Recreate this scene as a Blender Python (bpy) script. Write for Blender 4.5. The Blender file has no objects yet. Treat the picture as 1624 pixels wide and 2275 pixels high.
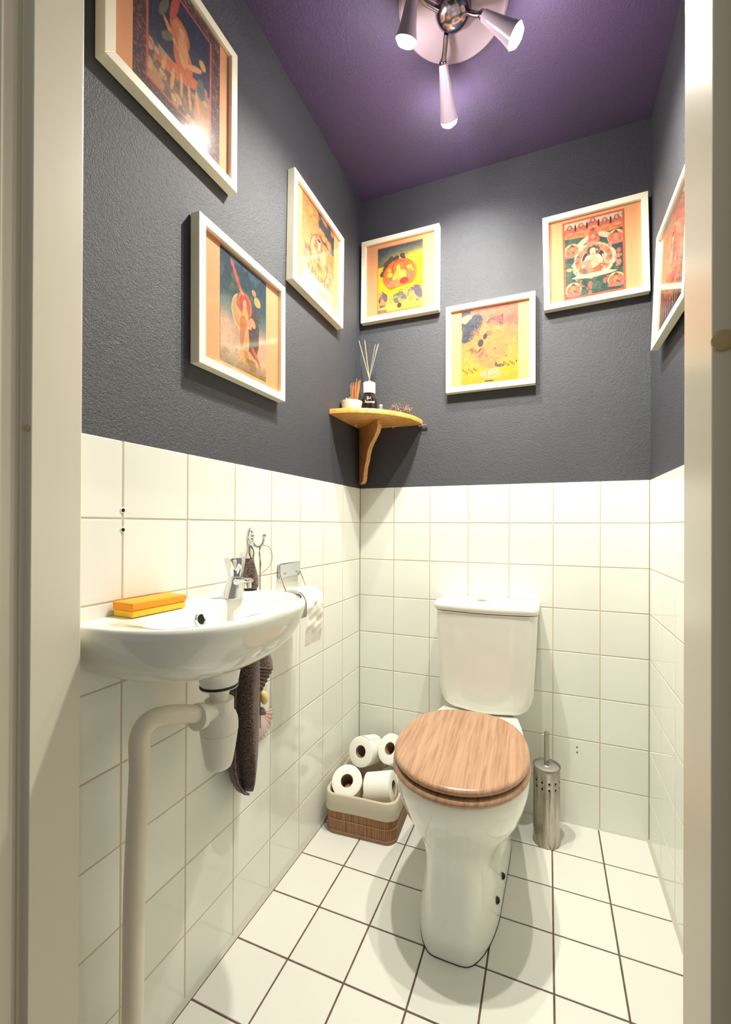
import bpy, math, random
import numpy as np
from mathutils import Vector, Matrix

# ------------------------------------------------------------------ camera, world, exposure
scene = bpy.context.scene
COL = scene.collection
cam_d = bpy.data.cameras.new('camera'); cam = bpy.data.objects.new('camera', cam_d); COL.objects.link(cam)
F, PX, PY = 939.81, 857.55, 1164.52
cam_d.sensor_fit = 'VERTICAL'; cam_d.sensor_height = 36.0; cam_d.sensor_width = 36.0 * 1624 / 2275
cam_d.lens = F / 2275 * 36.0
cam_d.shift_x = -(PX - 812) / 2275; cam_d.shift_y = (PY - 1137.5) / 2275
cam_d.clip_start = 0.01
yaw, pitch, roll = 0.36509, 0.00294, 0.00415
fw = Vector((-math.sin(yaw) * math.cos(pitch), math.cos(yaw) * math.cos(pitch), math.sin(pitch)))
rt = Vector((math.cos(yaw), math.sin(yaw), 0)); up = rt.cross(fw)
cr, sr = math.cos(roll), math.sin(roll)
r2 = rt * cr + up * sr; u2 = up * cr - rt * sr
M = Matrix((r2, u2, -fw)).transposed().to_4x4(); M.translation = Vector((0.73161, -1.61058, 1.03419))
cam.matrix_world = M
scene.camera = cam
scene.view_settings.view_transform = 'Standard'; scene.view_settings.look = 'None'
scene.view_settings.exposure = 0.0; scene.view_settings.gamma = 1.0; scene.view_settings.use_curve_mapping = False
world = bpy.data.worlds.new('world'); scene.world = world; world.use_nodes = True
world.node_tree.nodes['Background'].inputs[0].default_value = (1.0, 0.975, 0.94, 1)
world.node_tree.nodes['Background'].inputs[1].default_value = 0.27
SPOT_W = 10.4          # watts of each ceiling spot
SPOT_C = (1.0, 0.97, 0.87)

# ------------------------------------------------------------------ helpers
R = math.radians
def s2l(c):
    return tuple(((v / 255) / 12.92 if v <= 10 else (((v / 255) + 0.055) / 1.055) ** 2.4) for v in c)

def mat(name, col, rough=0.5, metal=0.0, spec=0.5, **k):
    m = bpy.data.materials.new(name); m.use_nodes = True
    b = m.node_tree.nodes['Principled BSDF']
    b.inputs['Base Color'].default_value = (*s2l(col), 1)
    b.inputs['Roughness'].default_value = rough; b.inputs['Metallic'].default_value = metal
    b.inputs['Specular IOR Level'].default_value = spec
    for n, v in k.items():
        b.inputs[n.replace('_', ' ')].default_value = v
    return m
def N(m, t, **k):
    n = m.node_tree.nodes.new(t)
    for a, v in k.items():
        if a in n.inputs: n.inputs[a].default_value = v
        else: setattr(n, a, v)
    return n
def L(m, a, b): m.node_tree.links.new(a, b)
def bsdf(m): return m.node_tree.nodes['Principled BSDF']
def coords(m, scale=(1, 1, 1), kind='Object'):
    t = N(m, 'ShaderNodeTexCoord'); mp = N(m, 'ShaderNodeMapping'); mp.inputs['Scale'].default_value = scale
    L(m, t.outputs[kind], mp.inputs['Vector']); return mp.outputs[0]
def noise(m, vec, scale, detail=4, rough=0.6, dist=0.0):
    n = N(m, 'ShaderNodeTexNoise'); n.inputs['Scale'].default_value = scale; n.inputs['Detail'].default_value = detail
    n.inputs['Roughness'].default_value = rough; n.inputs['Distortion'].default_value = dist
    L(m, vec, n.inputs['Vector']); return n.outputs['Fac']
def ramp(m, fac, stops):
    r = N(m, 'ShaderNodeValToRGB'); e = r.color_ramp.elements
    while len(e) < len(stops): e.new(0.5)
    for i, (p, c) in enumerate(stops):
        e[i].position = p; e[i].color = (*s2l(c), 1)
    L(m, fac, r.inputs[0]); return r.outputs[0]
def bump(m, fac, strength=0.3, dist=0.002):
    b = N(m, 'ShaderNodeBump'); b.inputs['Strength'].default_value = strength; b.inputs['Distance'].default_value = dist
    L(m, fac, b.inputs['Height']); L(m, b.outputs[0], bsdf(m).inputs['Normal']); return b

class MB:
    def __init__(s): s.v = []; s.f = []
    def add(s, vs, fs):
        o = len(s.v); s.v += [tuple(p) for p in vs]; s.f += [tuple(i + o for i in f) for f in fs]; return s
    def box(s, x0, x1, y0, y1, z0, z1):
        vs = [(x, y, z) for z in (z0, z1) for y in (y0, y1) for x in (x0, x1)]
        return s.add(vs, [(0, 2, 3, 1), (4, 5, 7, 6), (0, 1, 5, 4), (2, 6, 7, 3), (0, 4, 6, 2), (1, 3, 7, 5)])
    def loft(s, rings, closed=True, cap=(True, True)):
        n = len(rings[0]); vs = [p for r in rings for p in r]; fs = []
        for i in range(len(rings) - 1):
            for j in range(n if closed else n - 1):
                k = (j + 1) % n
                fs.append((i * n + j, i * n + k, (i + 1) * n + k, (i + 1) * n + j))
        if cap[0]: fs.append(tuple(range(n))[::-1])
        if cap[1]: fs.append(tuple(range((len(rings) - 1) * n, len(rings) * n)))
        return s.add(vs, fs)
    def lathe(s, prof, c=(0, 0, 0), axis=(0, 0, 1), n=32, cap=(True, True)):
        a = Vector(axis).normalized(); e = a.orthogonal().normalized(); g = a.cross(e); c = Vector(c)
        rings = [[c + a * z + (e * math.cos(2 * math.pi * k / n) + g * math.sin(2 * math.pi * k / n)) * r for k in range(n)] for r, z in prof]
        return s.loft(rings, cap=cap)
    def tube(s, pts, r, n=12, cap=True):
        pts = [Vector(p) for p in pts]; rr = r if isinstance(r, (list, tuple)) else [r] * len(pts); rings = []
        t0 = (pts[1] - pts[0]).normalized(); e = t0.orthogonal().normalized()
        for i, p in enumerate(pts):
            t = (pts[min(i + 1, len(pts) - 1)] - pts[max(i - 1, 0)]).normalized()
            e = (e - t * e.dot(t)).normalized(); g = t.cross(e)
            rings.append([p + (e * math.cos(2 * math.pi * k / n) + g * math.sin(2 * math.pi * k / n)) * rr[i] for k in range(n)])
        return s.loft(rings, cap=(cap, cap))
    def ball(s, c, r, n=16, sc=(1, 1, 1)):
        rings = []
        for i in range(1, n // 2):
            a = math.pi * i / (n // 2)
            rings.append([(c[0] + r * sc[0] * math.sin(a) * math.cos(2 * math.pi * k / n), c[1] + r * sc[1] * math.sin(a) * math.sin(2 * math.pi * k / n), c[2] - r * sc[2] * math.cos(a)) for k in range(n)])
        return s.loft(rings)
    def build(s, name, m, parent=None, smooth=30, bevel=0, kind=None, label=None, segs=2):
        me = bpy.data.meshes.new(name); me.from_pydata(s.v, [], s.f); me.update()
        return link(name, me, m, parent, smooth, bevel, kind, label, segs)
def fixn(me):
    import bmesh
    bm = bmesh.new(); bm.from_mesh(me); bmesh.ops.recalc_face_normals(bm, faces=bm.faces); bm.to_mesh(me); bm.free()
def link(name, me, m, parent=None, smooth=30, bevel=0, kind=None, label=None, segs=2):
    fixn(me)
    if smooth:
        me.polygons.foreach_set('use_smooth', [True] * len(me.polygons)); me.set_sharp_from_angle(angle=R(smooth))
    if m: me.materials.append(m)
    o = bpy.data.objects.new(name, me); COL.objects.link(o)
    if parent: o.parent = parent
    if bevel:
        b = o.modifiers.new('bevel', 'BEVEL'); b.width = bevel; b.segments = segs; b.limit_method = 'ANGLE'; b.angle_limit = R(35)
    if kind: o['kind'] = kind
    if label: o['label'] = label
    return o
def tag(o, label, cat, group=None):
    o['label'] = label; o['category'] = cat
    if group: o['group'] = group
    return o
def thing(name, label, cat, loc=(0, 0, 0), rz=0, group=None):
    o = bpy.data.objects.new(name, None); o.empty_display_size = 0.05; COL.objects.link(o); o.location = loc; o.rotation_euler = (0, 0, rz)
    return tag(o, label, cat, group)
def copy_part(ch, parent):
    c = ch.copy(); COL.objects.link(c); c.parent = parent; return c
def bez(pts, n=24):      # catmull-rom through points
    P = [Vector(p) for p in pts]; P = [P[0] * 2 - P[1]] + P + [P[-1] * 2 - P[-2]]; out = []
    for i in range(1, len(P) - 2):
        for k in range(n):
            t = k / n; a, b, c, d = P[i - 1:i + 3]
            out.append(0.5 * ((2 * b) + (c - a) * t + (2 * a - 5 * b + 4 * c - d) * t * t + (3 * b - a - 3 * c + d) * t ** 3))
    out.append(P[-2]); return out
def sgp(v, p): return math.copysign(abs(v) ** p, v)

# ------------------------------------------------------------------ materials
def tile_mat(name, col, rough):
    m = mat(name, col, rough, spec=0.5)
    oi = N(m, 'ShaderNodeObjectInfo')
    hs = N(m, 'ShaderNodeHueSaturation'); hs.inputs['Color'].default_value = (*s2l(col), 1)
    mr = N(m, 'ShaderNodeMapRange'); mr.inputs['To Min'].default_value = 0.965; mr.inputs['To Max'].default_value = 1.02
    L(m, oi.outputs['Random'], mr.inputs[0]); L(m, mr.outputs[0], hs.inputs['Value']); L(m, hs.outputs[0], bsdf(m).inputs['Base Color'])
    bump(m, noise(m, coords(m, kind='Object'), 9, 2), 0.08, 0.004)
    return m
M_tile = tile_mat('wall_tile_glaze', (238, 239, 229), 0.10)
M_ftile = tile_mat('floor_tile_glaze', (226, 225, 216), 0.32)
M_grout = mat('beige_grout', (205, 190, 165), 0.9)
M_fgrout = mat('brown_grout', (98, 76, 66), 0.9)
L(M_fgrout, ramp(M_fgrout, noise(M_fgrout, coords(M_fgrout), 30), [(0.3, (78, 60, 52)), (0.7, (120, 96, 82))]), bsdf(M_fgrout).inputs['Base Color'])
M_caulk = mat('grey_sealant', (196, 192, 178), 0.6)
def stucco(name, col, col2):
    m = mat(name, col, 0.58, spec=0.8)
    v = coords(m)
    n1 = noise(m, v, 185, 3, 0.6, 0.2); n2 = noise(m, v, 520, 2, 0.5)
    mx = N(m, 'ShaderNodeMath', operation='ADD'); L(m, n1, mx.inputs[0]); L(m, n2, mx.inputs[1])
    bump(m, mx.outputs[0], 0.75, 0.0030)
    big = noise(m, v, 2.3, 3)
    L(m, ramp(m, big, [(0.35, col), (0.7, col2)]), bsdf(m).inputs['Base Color'])
    return m
M_wall = stucco('dark_textured_paint', (52, 54, 62), (58, 61, 67))
M_ceil = stucco('dark_purple_ceiling_paint', (92, 75, 114), (80, 71, 95))
bsdf(M_ceil).inputs['Specular IOR Level'].default_value = .3
M_white_paint = mat('white_gloss_paint', (224, 218, 198), 0.28)
M_door_dark = mat('door_frame_paint', (212, 204, 184), 0.4)
M_cer = mat('white_ceramic', (238, 238, 228), 0.07, spec=0.6, Coat_Weight=0.4, Coat_Roughness=0.03)
M_plastic = mat('white_plastic', (234, 232, 220), 0.35)
M_pipe = mat('cream_pipe_plastic', (226, 218, 198), 0.38)
M_rubber = mat('black_rubber', (18, 18, 20), 0.5)
M_chrome = mat('chrome', (225, 228, 230), 0.06, metal=1.0)
M_steel = mat('brushed_steel', (168, 160, 150), 0.28, metal=1.0)
v = coords(M_steel, (2, 2, .5)); nn = noise(M_steel, v, 14, 5, 0.7)
L(M_steel, ramp(M_steel, nn, [(0.3, (146, 137, 127)), (0.52, (180, 172, 162)), (0.75, (200, 194, 184))]), bsdf(M_steel).inputs['Base Color'])
M_satin = mat('satin_chrome', (206, 210, 212), .22, metal=1.0)
M_dark = mat('dark_void', (6, 6, 6), 0.9)
M_frame = mat('cream_frame_paint', (246, 240, 214), 0.35)
M_matb = mat('peach_mount_card', (222, 156, 104), 0.75)
M_paper = mat('white_tissue_paper', (240, 237, 226), 0.95, spec=0.1)
vp = coords(M_paper); bump(M_paper, noise(M_paper, vp, 160, 3), 0.35, 0.0012)
M_card = mat('grey_cardboard_core', (150, 128, 100), 0.9)
def wood(name, c1, c2, c3, scale, rot=(0, 0, 0), rough=0.3):
    m = mat(name, c1, rough, spec=0.5, Coat_Weight=0.35, Coat_Roughness=0.18)
    t = N(m, 'ShaderNodeTexCoord'); mp = N(m, 'ShaderNodeMapping'); mp.inputs['Scale'].default_value = scale; mp.inputs['Rotation'].default_value = rot
    L(m, t.outputs['Object'], mp.inputs['Vector'])
    fine = noise(m, mp.outputs[0], 9, 4, 0.55, 0.3)
    ct = noise(m, mp.outputs[0], 0.38, 1.5, 0.4, 0.15)
    mu = N(m, 'ShaderNodeMath', operation='MULTIPLY'); L(m, ct, mu.inputs[0]); mu.inputs[1].default_value = 95
    sn = N(m, 'ShaderNodeMath', operation='SINE'); L(m, mu.outputs[0], sn.inputs[0])
    mx = N(m, 'ShaderNodeMath', operation='MULTIPLY_ADD'); L(m, sn.outputs[0], mx.inputs[0]); mx.inputs[1].default_value = 0.07
    ml = N(m, 'ShaderNodeMath', operation='MULTIPLY'); L(m, fine, ml.inputs[0]); ml.inputs[1].default_value = 1.0
    L(m, ml.outputs[0], mx.inputs[2])
    L(m, ramp(m, mx.outputs[0], [(0.28, c3), (0.46, c2), (0.64, c1)]), bsdf(m).inputs['Base Color'])
    return m
M_seat = wood('oak_seat_veneer', (190, 150, 119), (178, 136, 105), (155, 114, 84), (16, .75, 9), (0, 0, R(-9)))
M_pine = wood('pine_shelf', (238, 180, 100), (228, 164, 84), (196, 128, 58), (4, 22, 20), (0, 0, R(38)), 0.35)
M_pine_bracket = wood('pine_bracket', (232, 172, 98), (220, 156, 84), (198, 130, 66), (24, 24, 5), (0, 0, 0), 0.4)

# ------------------------------------------------------------------ room shell
W, CH, YF = 1.0455, 2.3856, -1.163
TZ = [0.0, 0.1443] + [0.1443 + 0.15 * k for k in range(1, 7)] + [1.189]     # tile rows
def slab(name, b, m, **k):
    o = MB().box(*b).build(name, m, smooth=0, **k); o['kind'] = 'structure'; return o
wall_left = slab('wall_left', (-0.10, -0.002, -1.262, 0.10, 0, CH), M_wall)
wall_back = slab('wall_back', (-0.002, W + 0.002, 0.002, 0.10, 0, CH), M_wall)
wall_right = slab('wall_right', (W + 0.002, W + 0.10, -1.262, 0.10, 0, CH), M_wall)
ceiling = slab('ceiling', (-0.10, W + 0.10, -1.262, 0.10, CH, CH + 0.1), M_ceil)
floor = slab('floor', (-1.2, W + 1.2, -3.2, 0.10, -0.1, -0.0025), M_fgrout)
XL, XR, HZ = 0.0500, 0.8450, 2.08
front = MB(); front.box(-0.002, XL - 0.03, -1.262, YF, 0, CH); front.box(XR + 0.03, W + 0.002, -1.262, YF, 0, CH); front.box(XL - 0.03, XR + 0.03, -1.262, YF, HZ + 0.03, CH)
wf = front.build('wall_front', M_wall, smooth=0); wf['kind'] = 'structure'
# grout beds
def grout(p, b): MB().box(*b).build('grout_bed', M_grout, p, smooth=0)
grout(wall_left, (-0.0025, -0.0008, YF, 0, 0, 1.187)); grout(wall_back, (0, W, 0.0008, 0.0025, 0, 1.187)); grout(wall_right, (W + 0.0008, W + 0.0025, YF, 0, 0, 1.187))
# tiles: mesh is a bevelled plate of a given size, front towards +Z local, shared between equal sizes
_tm = {}
def tile_mesh(w, h, m, gap, e=0.0016):
    k = (round(w, 4), round(h, 4), m.name)
    if k not in _tm:
        a, b = w / 2 - gap / 2, h / 2 - gap / 2
        r0 = [(-a, -b, -0.003), (a, -b, -0.003), (a, b, -0.003), (-a, b, -0.003)]
        r1 = [(x, y, -0.0009) for x, y, z in r0]
        r2_ = [(math.copysign(a - 0.0005, x), math.copysign(b - 0.0005, y), -0.0003) for x, y, z in r0]
        r3 = [(math.copysign(a - e, x), math.copysign(b - e, y), 0.0) for x, y, z in r0]
        q = MB().loft([r0, r1, r2_, r3], cap=(False, True)); me = bpy.data.meshes.new('tile'); me.from_pydata(q.v, [], q.f); me.update()
        me.materials.append(m); fixn(me); _tm[k] = me
    return _tm[k]
rnd = random.Random(7)
def put_tile(parent, me, mtx):
    o = bpy.data.objects.new('tile', me); COL.objects.link(o); o.parent = parent
    j = Matrix.Rotation(rnd.uniform(-1, 1) * 0.0016, 4, 'X') @ Matrix.Rotation(rnd.uniform(-1, 1) * 0.0016, 4, 'Y')
    o.matrix_world = mtx @ j
def basis(o, x, y, z):
    m = Matrix((x, y, z)).transposed().to_4x4(); m.translation = Vector(o); return m
GAP = 0.0030
YL = [0, -0.1558] + [-0.1558 - 0.15 * k for k in range(1, 7)] + [YF]
XB = [0.15 * k for k in range(7)] + [W]
YR = [-0.15 * k for k in range(8)] + [YF]
for i in range(len(TZ) - 1):
    z0, z1 = TZ[i], TZ[i + 1]; h = z1 - z0; zc = (z0 + z1) / 2
    for a, b in zip(YL[:-1], YL[1:]):
        put_tile(wall_left, tile_mesh(a - b, h, M_tile, GAP), basis((0, (a + b) / 2, zc), (0, 1, 0), (0, 0, 1), (1, 0, 0)))
    for a, b in zip(XB[:-1], XB[1:]):
        put_tile(wall_back, tile_mesh(b - a, h, M_tile, GAP), basis(((a + b) / 2, 0, zc), (1, 0, 0), (0, 0, 1), (0, -1, 0)))
    for a, b in zip(YR[:-1], YR[1:]):
        put_tile(wall_right, tile_mesh(a - b, h, M_tile, GAP), basis((W, (a + b) / 2, zc), (0, -1, 0), (0, 0, 1), (-1, 0, 0)))
XFl = [0.0074 + 0.1481 * k for k in range(7)] + [W - 0.001]
YFl = [-0.001, -0.1554] + [-0.1554 - 0.1481 * k for k in range(1, 8)] + [-1.26]
for a, b in zip(XFl[:-1], XFl[1:]):
    for c, d in zip(YFl[:-1], YFl[1:]):
        put_tile(floor, tile_mesh(b - a, c - d, M_ftile, 0.0042), basis(((a + b) / 2, (c + d) / 2, 0), (1, 0, 0), (0, 1, 0), (0, 0, 1)))
# sealant strips where floor meets walls, and in the wall corners
def strip(n, pts):
    o = MB().loft([[(x, y, z) for x, y, z in r] for r in pts], cap=(True, True)).build('trim_%d' % n, M_caulk, smooth=0); o['kind'] = 'structure'
s = 0.0075
strip(1, [[(-0.001, y, -0.001), (s, y, -0.001), (-0.001, y, s)] for y in (YF, 0)])
strip(2, [[(W + 0.001, y, -0.001), (W - s, y, -0.001), (W + 0.001, y, s)] for y in (YF, 0)])
strip(3, [[(x, 0.001, -0.001), (x, -0.004, -0.001), (x, 0.001, 0.004)] for x in (0, W)])
# drill holes left in the tiles
M_hole = M_dark
for n, (p, ax, wl) in enumerate([((0.0003, -1.0555, 1.060), (1, 0, 0), wall_left), ((0.0003, -1.0555, 1.024), (1, 0, 0), wall_left), ((0.829, -0.0003, 0.268), (0, -1, 0), wall_back), ((0.829, -0.0003, 0.251), (0, -1, 0), wall_back)]):
    rr = 0.0036 if n < 2 else 0.0022
    MB().lathe([(rr * 1.5, -0.001), (rr * 1.5, 0.0006), (rr, 0.0009), (rr * .95, 0.0)], p, ax, 16, (True, False)).build('plug_rim', M_plastic if n < 2 else M_grout, wl)
    MB().lathe([(rr, -0.001), (rr, 0.0004)], p, ax, 16).build('drill_hole', M_hole, wl)

# ------------------------------------------------------------------ door frame (camera looks through it)
dr = bpy.data.objects.new('door_1', None); COL.objects.link(dr); dr['kind'] = 'structure'
def jamb(sgn, x):        # plan profile: room edge, reveal, rabbet, groove, outer face
    P = [(x, YF + 0.0), (x, YF - 0.069), (x - sgn * 0.0145, YF - 0.069), (x - sgn * 0.0145, YF - 0.0745), (x - sgn * 0.0185, YF - 0.0745), (x - sgn * 0.0185, YF - 0.080),
         (x - sgn * 0.0150, YF - 0.080), (x - sgn * 0.0150, YF - 0.100), (x - sgn * 0.055, YF - 0.108), (x - sgn * 0.055, YF + 0.004), (x - sgn * 0.006, YF + 0.004)]
    MB().loft([[(a, b, z) for a, b in P] for z in (0, HZ + 0.055)]).build('post', M_white_paint, dr, smooth=0, bevel=0.0012)
jamb(1, XL); jamb(-1, XR)
MB().box(XL, XR, YF - 0.069, YF + 0.004, HZ, HZ + 0.05).build('head_rail', M_white_paint, dr, smooth=0, bevel=0.001)
MB().box(XL, XR, YF - 0.12, YF + 0.004, -0.0025, 0.004).build('threshold', M_grout, dr, smooth=0)
M_bump = mat('tan_rubber_bumper', (196, 172, 124), 0.6)
MB().lathe([(0.0048, 0), (0.0048, 0.0015), (0.0035, 0.0028), (0.001, 0.0032)], (XL - 0.0075, YF - 0.069, 1.17), (0, -1, 0), 20).build('bumper', M_bump, dr)
MB().lathe([(0.0078, 0), (0.0078, 0.0015), (0.006, 0.0028), (0.001, 0.0032)], (XR + 0.0068, YF - 0.069, 1.171), (0, -1, 0), 24).build('bumper', M_bump, dr)

# ------------------------------------------------------------------ pictures
PW, PH = 130, 190
U, V = np.meshgrid(np.linspace(0, 1, PW), np.linspace(0, 1, PH))
def vn(seed, nx, ny):      # smooth value noise
    g = np.random.RandomState(seed).rand(ny + 2, nx + 2); x = U * nx; y = V * ny; i = x.astype(int); j = y.astype(int)
    fx, fy = x - i, y - j; fx = fx * fx * (3 - 2 * fx); fy = fy * fy * (3 - 2 * fy)
    return (g[j, i] * (1 - fx) + g[j, i + 1] * fx) * (1 - fy) + (g[j + 1, i] * (1 - fx) + g[j + 1, i + 1] * fx) * fy
def fbm(seed, n, ar=1.4): return (vn(seed, n, int(n * ar)) + 0.5 * vn(seed + 1, n * 2, int(n * 2 * ar)) + 0.25 * vn(seed + 2, n * 4, int(n * 4 * ar))) / 1.75
class Art:
    def __init__(s, top, bot, seed): s.c = np.array(top, float) * (1 - V[..., None]) + np.array(bot, float) * V[..., None]; s.k = seed
    def put(s, a, col):
        a = np.clip(a, 0, 1)[..., None]; s.c = s.c * (1 - a) + np.array(col, float) * a
    def grad(s, stops):
        ps = [p for p, _ in stops]
        s.c = np.stack([np.interp(V, ps, [c[k] for _, c in stops]) for k in range(3)], -1)
    def ell(s, cx, cy, rx, ry, col, rot=0, soft=0.06, al=1, wob=0.0):
        x, y = U - cx, (V - cy); c_, s_ = math.cos(rot), math.sin(rot); X, Y = x * c_ + y * s_, -x * s_ + y * c_
        d = np.sqrt((X / rx) ** 2 + (Y / ry) ** 2)
        if wob: s.k += 3; d = d + wob * (fbm(s.k, 9) - 0.5)
        s.put(np.clip((1 - d) / soft, 0, 1) * al, col)
    def ring(s, cx, cy, rx, ry, col, w=0.08, rot=0):
        x, y = U - cx, (V - cy); c_, s_ = math.cos(rot), math.sin(rot); X, Y = x * c_ + y * s_, -x * s_ + y * c_
        d = np.abs(np.sqrt((X / rx) ** 2 + (Y / ry) ** 2) - 1); s.put(np.clip((w - d) / (w * .6), 0, 1), col)
    def cloud(s, pts, col, r, edge=None):
        rn = random.Random(s.k); s.k += 1
        for x, y in pts:
            for k in range(4):
                dx, dy, q = rn.uniform(-r, r) * .8, rn.uniform(-r, r) * .5, r * rn.uniform(.5, .9)
                if edge: s.ell(x + dx, y + dy, q * 1.12, q * .8, edge, soft=.1)
                s.ell(x + dx, y + dy, q, q * .7, col, soft=.25)
    def patch(s, lo, hi, col, seed, thr, n=6, al=1, x0=0, x1=1):
        m = (V > lo) & (V < hi) & (U > x0) & (U < x1); s.put(np.clip((fbm(seed, n) - thr) / .06, 0, 1) * m * al, col)
    def lines(s, seed, n, col, thr=.03, al=.6, mask=1):
        f = fbm(seed, n); s.put(np.clip((thr - np.abs((f * 6) % 1 - .5)) / thr, 0, 1) * al * mask, col)
    def figure(s, cx, cy, h, skin, robe, robe2, halo, halo2, aura=None):
        if aura: s.ell(cx, cy + h * .12, h * .62, h * .56, aura, wob=.08); s.ring(cx, cy + h * .12, h * .60, h * .54, halo2, .05)
        s.ell(cx, cy - h * .26, h * .26, h * .22, halo2); s.ell(cx, cy - h * .26, h * .22, h * .185, halo)
        s.ell(cx, cy + h * .36, h * .44, h * .13, robe, wob=.2); s.ell(cx - h * .2, cy + h * .32, h * .2, h * .07, robe2, rot=.3); s.ell(cx + h * .2, cy + h * .32, h * .2, h * .07, robe2, rot=-.3)
        s.ell(cx, cy + h * .08, h * .155, h * .24, robe2); s.ell(cx, cy - h * .02, h * .13, h * .15, skin)
        s.ell(cx - h * .2, cy + h * .08, h * .05, h * .17, skin, rot=.5); s.ell(cx + h * .2, cy + h * .08, h * .05, h * .17, skin, rot=-.5)
        s.ell(cx, cy - h * .24, h * .085, h * .10, skin); s.ell(cx, cy - h * .33, h * .08, h * .045, (40, 40, 60)); s.ell(cx, cy - h * .38, h * .03, h * .03, robe2)
        s.ell(cx, cy + h * .22, h * .12, h * .04, skin)
    def finish(s, amt=22):
        s.lines(s.k + 5, 17, (110, 60, 50), .07, .22); s.lines(s.k + 6, 11, (250, 220, 170), .05, .22)
        s.k += 11; g = (fbm(s.k, 26) - .5) * amt * 2 + (np.random.RandomState(s.k).rand(PH, PW) - .5) * amt
        return np.clip(s.c + g[..., None], 0, 255)

def art_rider():           # navy ground with ornamented red border
    a = Art((40, 48, 66), (44, 50, 66), 10)
    a.grad([(0, (46, 52, 72)), (.55, (48, 56, 74)), (.8, (150, 120, 84)), (1, (70, 62, 66))])
    a.patch(.5, 1, (222, 160, 100), 5, .5, 5, .8); a.patch(.6, 1, (236, 190, 130), 9, .55, 7, .7)
    a.ell(.5, .62, .33, .05, (226, 120, 70), rot=-.3, wob=.4); a.ell(.52, .50, .12, .12, (226, 118, 66)); a.ell(.48, .34, .12, .10, (224, 122, 70)); a.ell(.48, .34, .09, .075, (234, 146, 84))
    a.ell(.52, .44, .06, .12, (240, 170, 100)); a.ell(.5, .33, .035, .035, (244, 190, 130)); a.ell(.38, .42, .11, .025, (236, 160, 96), rot=.6); a.ell(.66, .46, .11, .022, (240, 170, 106), rot=-.5)
    for k in range(5): a.ell(.3 + k * .1, .70 + .02 * (k % 2), .02, .09, (236, 168, 104), rot=.3 - k * .15)
    a.ell(.42, .2, .035, .14, (222, 96, 66), rot=.35); a.ell(.30, .3, .03, .10, (120, 120, 88), rot=.5); a.ell(.34, .47, .03, .08, (126, 122, 84), rot=.9)
    a.ell(.76, .36, .045, .035, (240, 178, 84)); a.ell(.74, .55, .05, .08, (96, 104, 92), wob=.6)
    a.cloud([(.3, .78), (.42, .84), (.62, .88), (.2, .66)], (232, 176, 130), .06, (150, 100, 74))
    brd = (U < .13) | (U > .87) | (V < .10) | (V > .90); a.put(brd * 1.0, (92, 66, 58)); a.lines(3, 10, (206, 128, 92), .16, .9, brd); a.lines(8, 16, (40, 46, 52), .10, .8, brd)
    e = ((np.abs(U - .13) < .012) | (np.abs(U - .87) < .012)) & (V > .09) & (V < .91) | ((np.abs(V - .10) < .009) | (np.abs(V - .90) < .009)) & (U > .12) & (U < .88)
    a.put(e * 1.0, (214, 110, 78)); return a.finish(14)
def art_standing():
    a = Art((30, 60, 80), (230, 190, 160), 20)
    a.grad([(0, (34, 60, 80)), (.35, (64, 92, 104)), (.5, (120, 136, 132)), (.62, (224, 180, 150)), (.85, (236, 196, 160)), (1, (140, 130, 90))])
    a.patch(0, .55, (96, 128, 140), 31, .6, 4, .5)
    a.cloud([(.3, .2), (.4, .28), (.5, .3), (.26, .3), (.6, .26), (.72, .4), (.8, .46)], (92, 108, 92), .07, (60, 80, 72))
    a.ell(.66, .6, .17, .26, (92, 72, 70), wob=.5); a.lines(12, 8, (150, 110, 96), .1, .6, (np.hypot((U - .66) / .16, (V - .62) / .25) < 1))
    a.ell(.43, .47, .2, .16, (226, 170, 116)); a.ring(.43, .47, .2, .16, (250, 214, 150), .06); a.ell(.5, .38, .17, .125, (206, 130, 96)); a.ring(.5, .38, .165, .12, (120, 100, 84), .05)
    a.ell(.5, .38, .125, .095, (216, 84, 80)); a.ell(.5, .375, .04, .045, (250, 196, 120)); a.ell(.51, .47, .07, .075, (248, 182, 104)); a.ell(.39, .48, .08, .025, (246, 186, 112), rot=.5)
    a.ell(.47, .57, .08, .09, (226, 134, 76), rot=.1); a.ell(.44, .68, .05, .11, (216, 134, 80)); a.ell(.55, .70, .05, .14, (244, 176, 100)); a.ell(.68, .50, .07, .04, (238, 170, 110), rot=.3); a.ell(.62, .54, .04, .04, (232, 160, 140))
    for k in range(4): a.ell(.24 + k * .05, .08 + k * .055, .05, .03, (222, 100, 84), rot=.7, wob=.3)
    a.ell(.44, .28, .05, .014, (238, 168, 90), rot=.3); a.ell(.78, .27, .08, .05, (232, 180, 96), wob=.5); a.ell(.7, .2, .05, .03, (220, 160, 130), wob=.5)
    a.ell(.56, .86, .15, .07, (240, 182, 98), wob=.4); a.ell(.75, .80, .12, .03, (206, 116, 90), rot=.6)
    a.patch(.8, 1, (186, 140, 116), 44, .52, 9, .8, 0, .7); a.patch(.86, 1, (130, 128, 80), 48, .45, 6, .8, .5); a.lines(60, 10, (170, 110, 90), .05, .4, V > .6)
    return a.finish(14)
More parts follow.
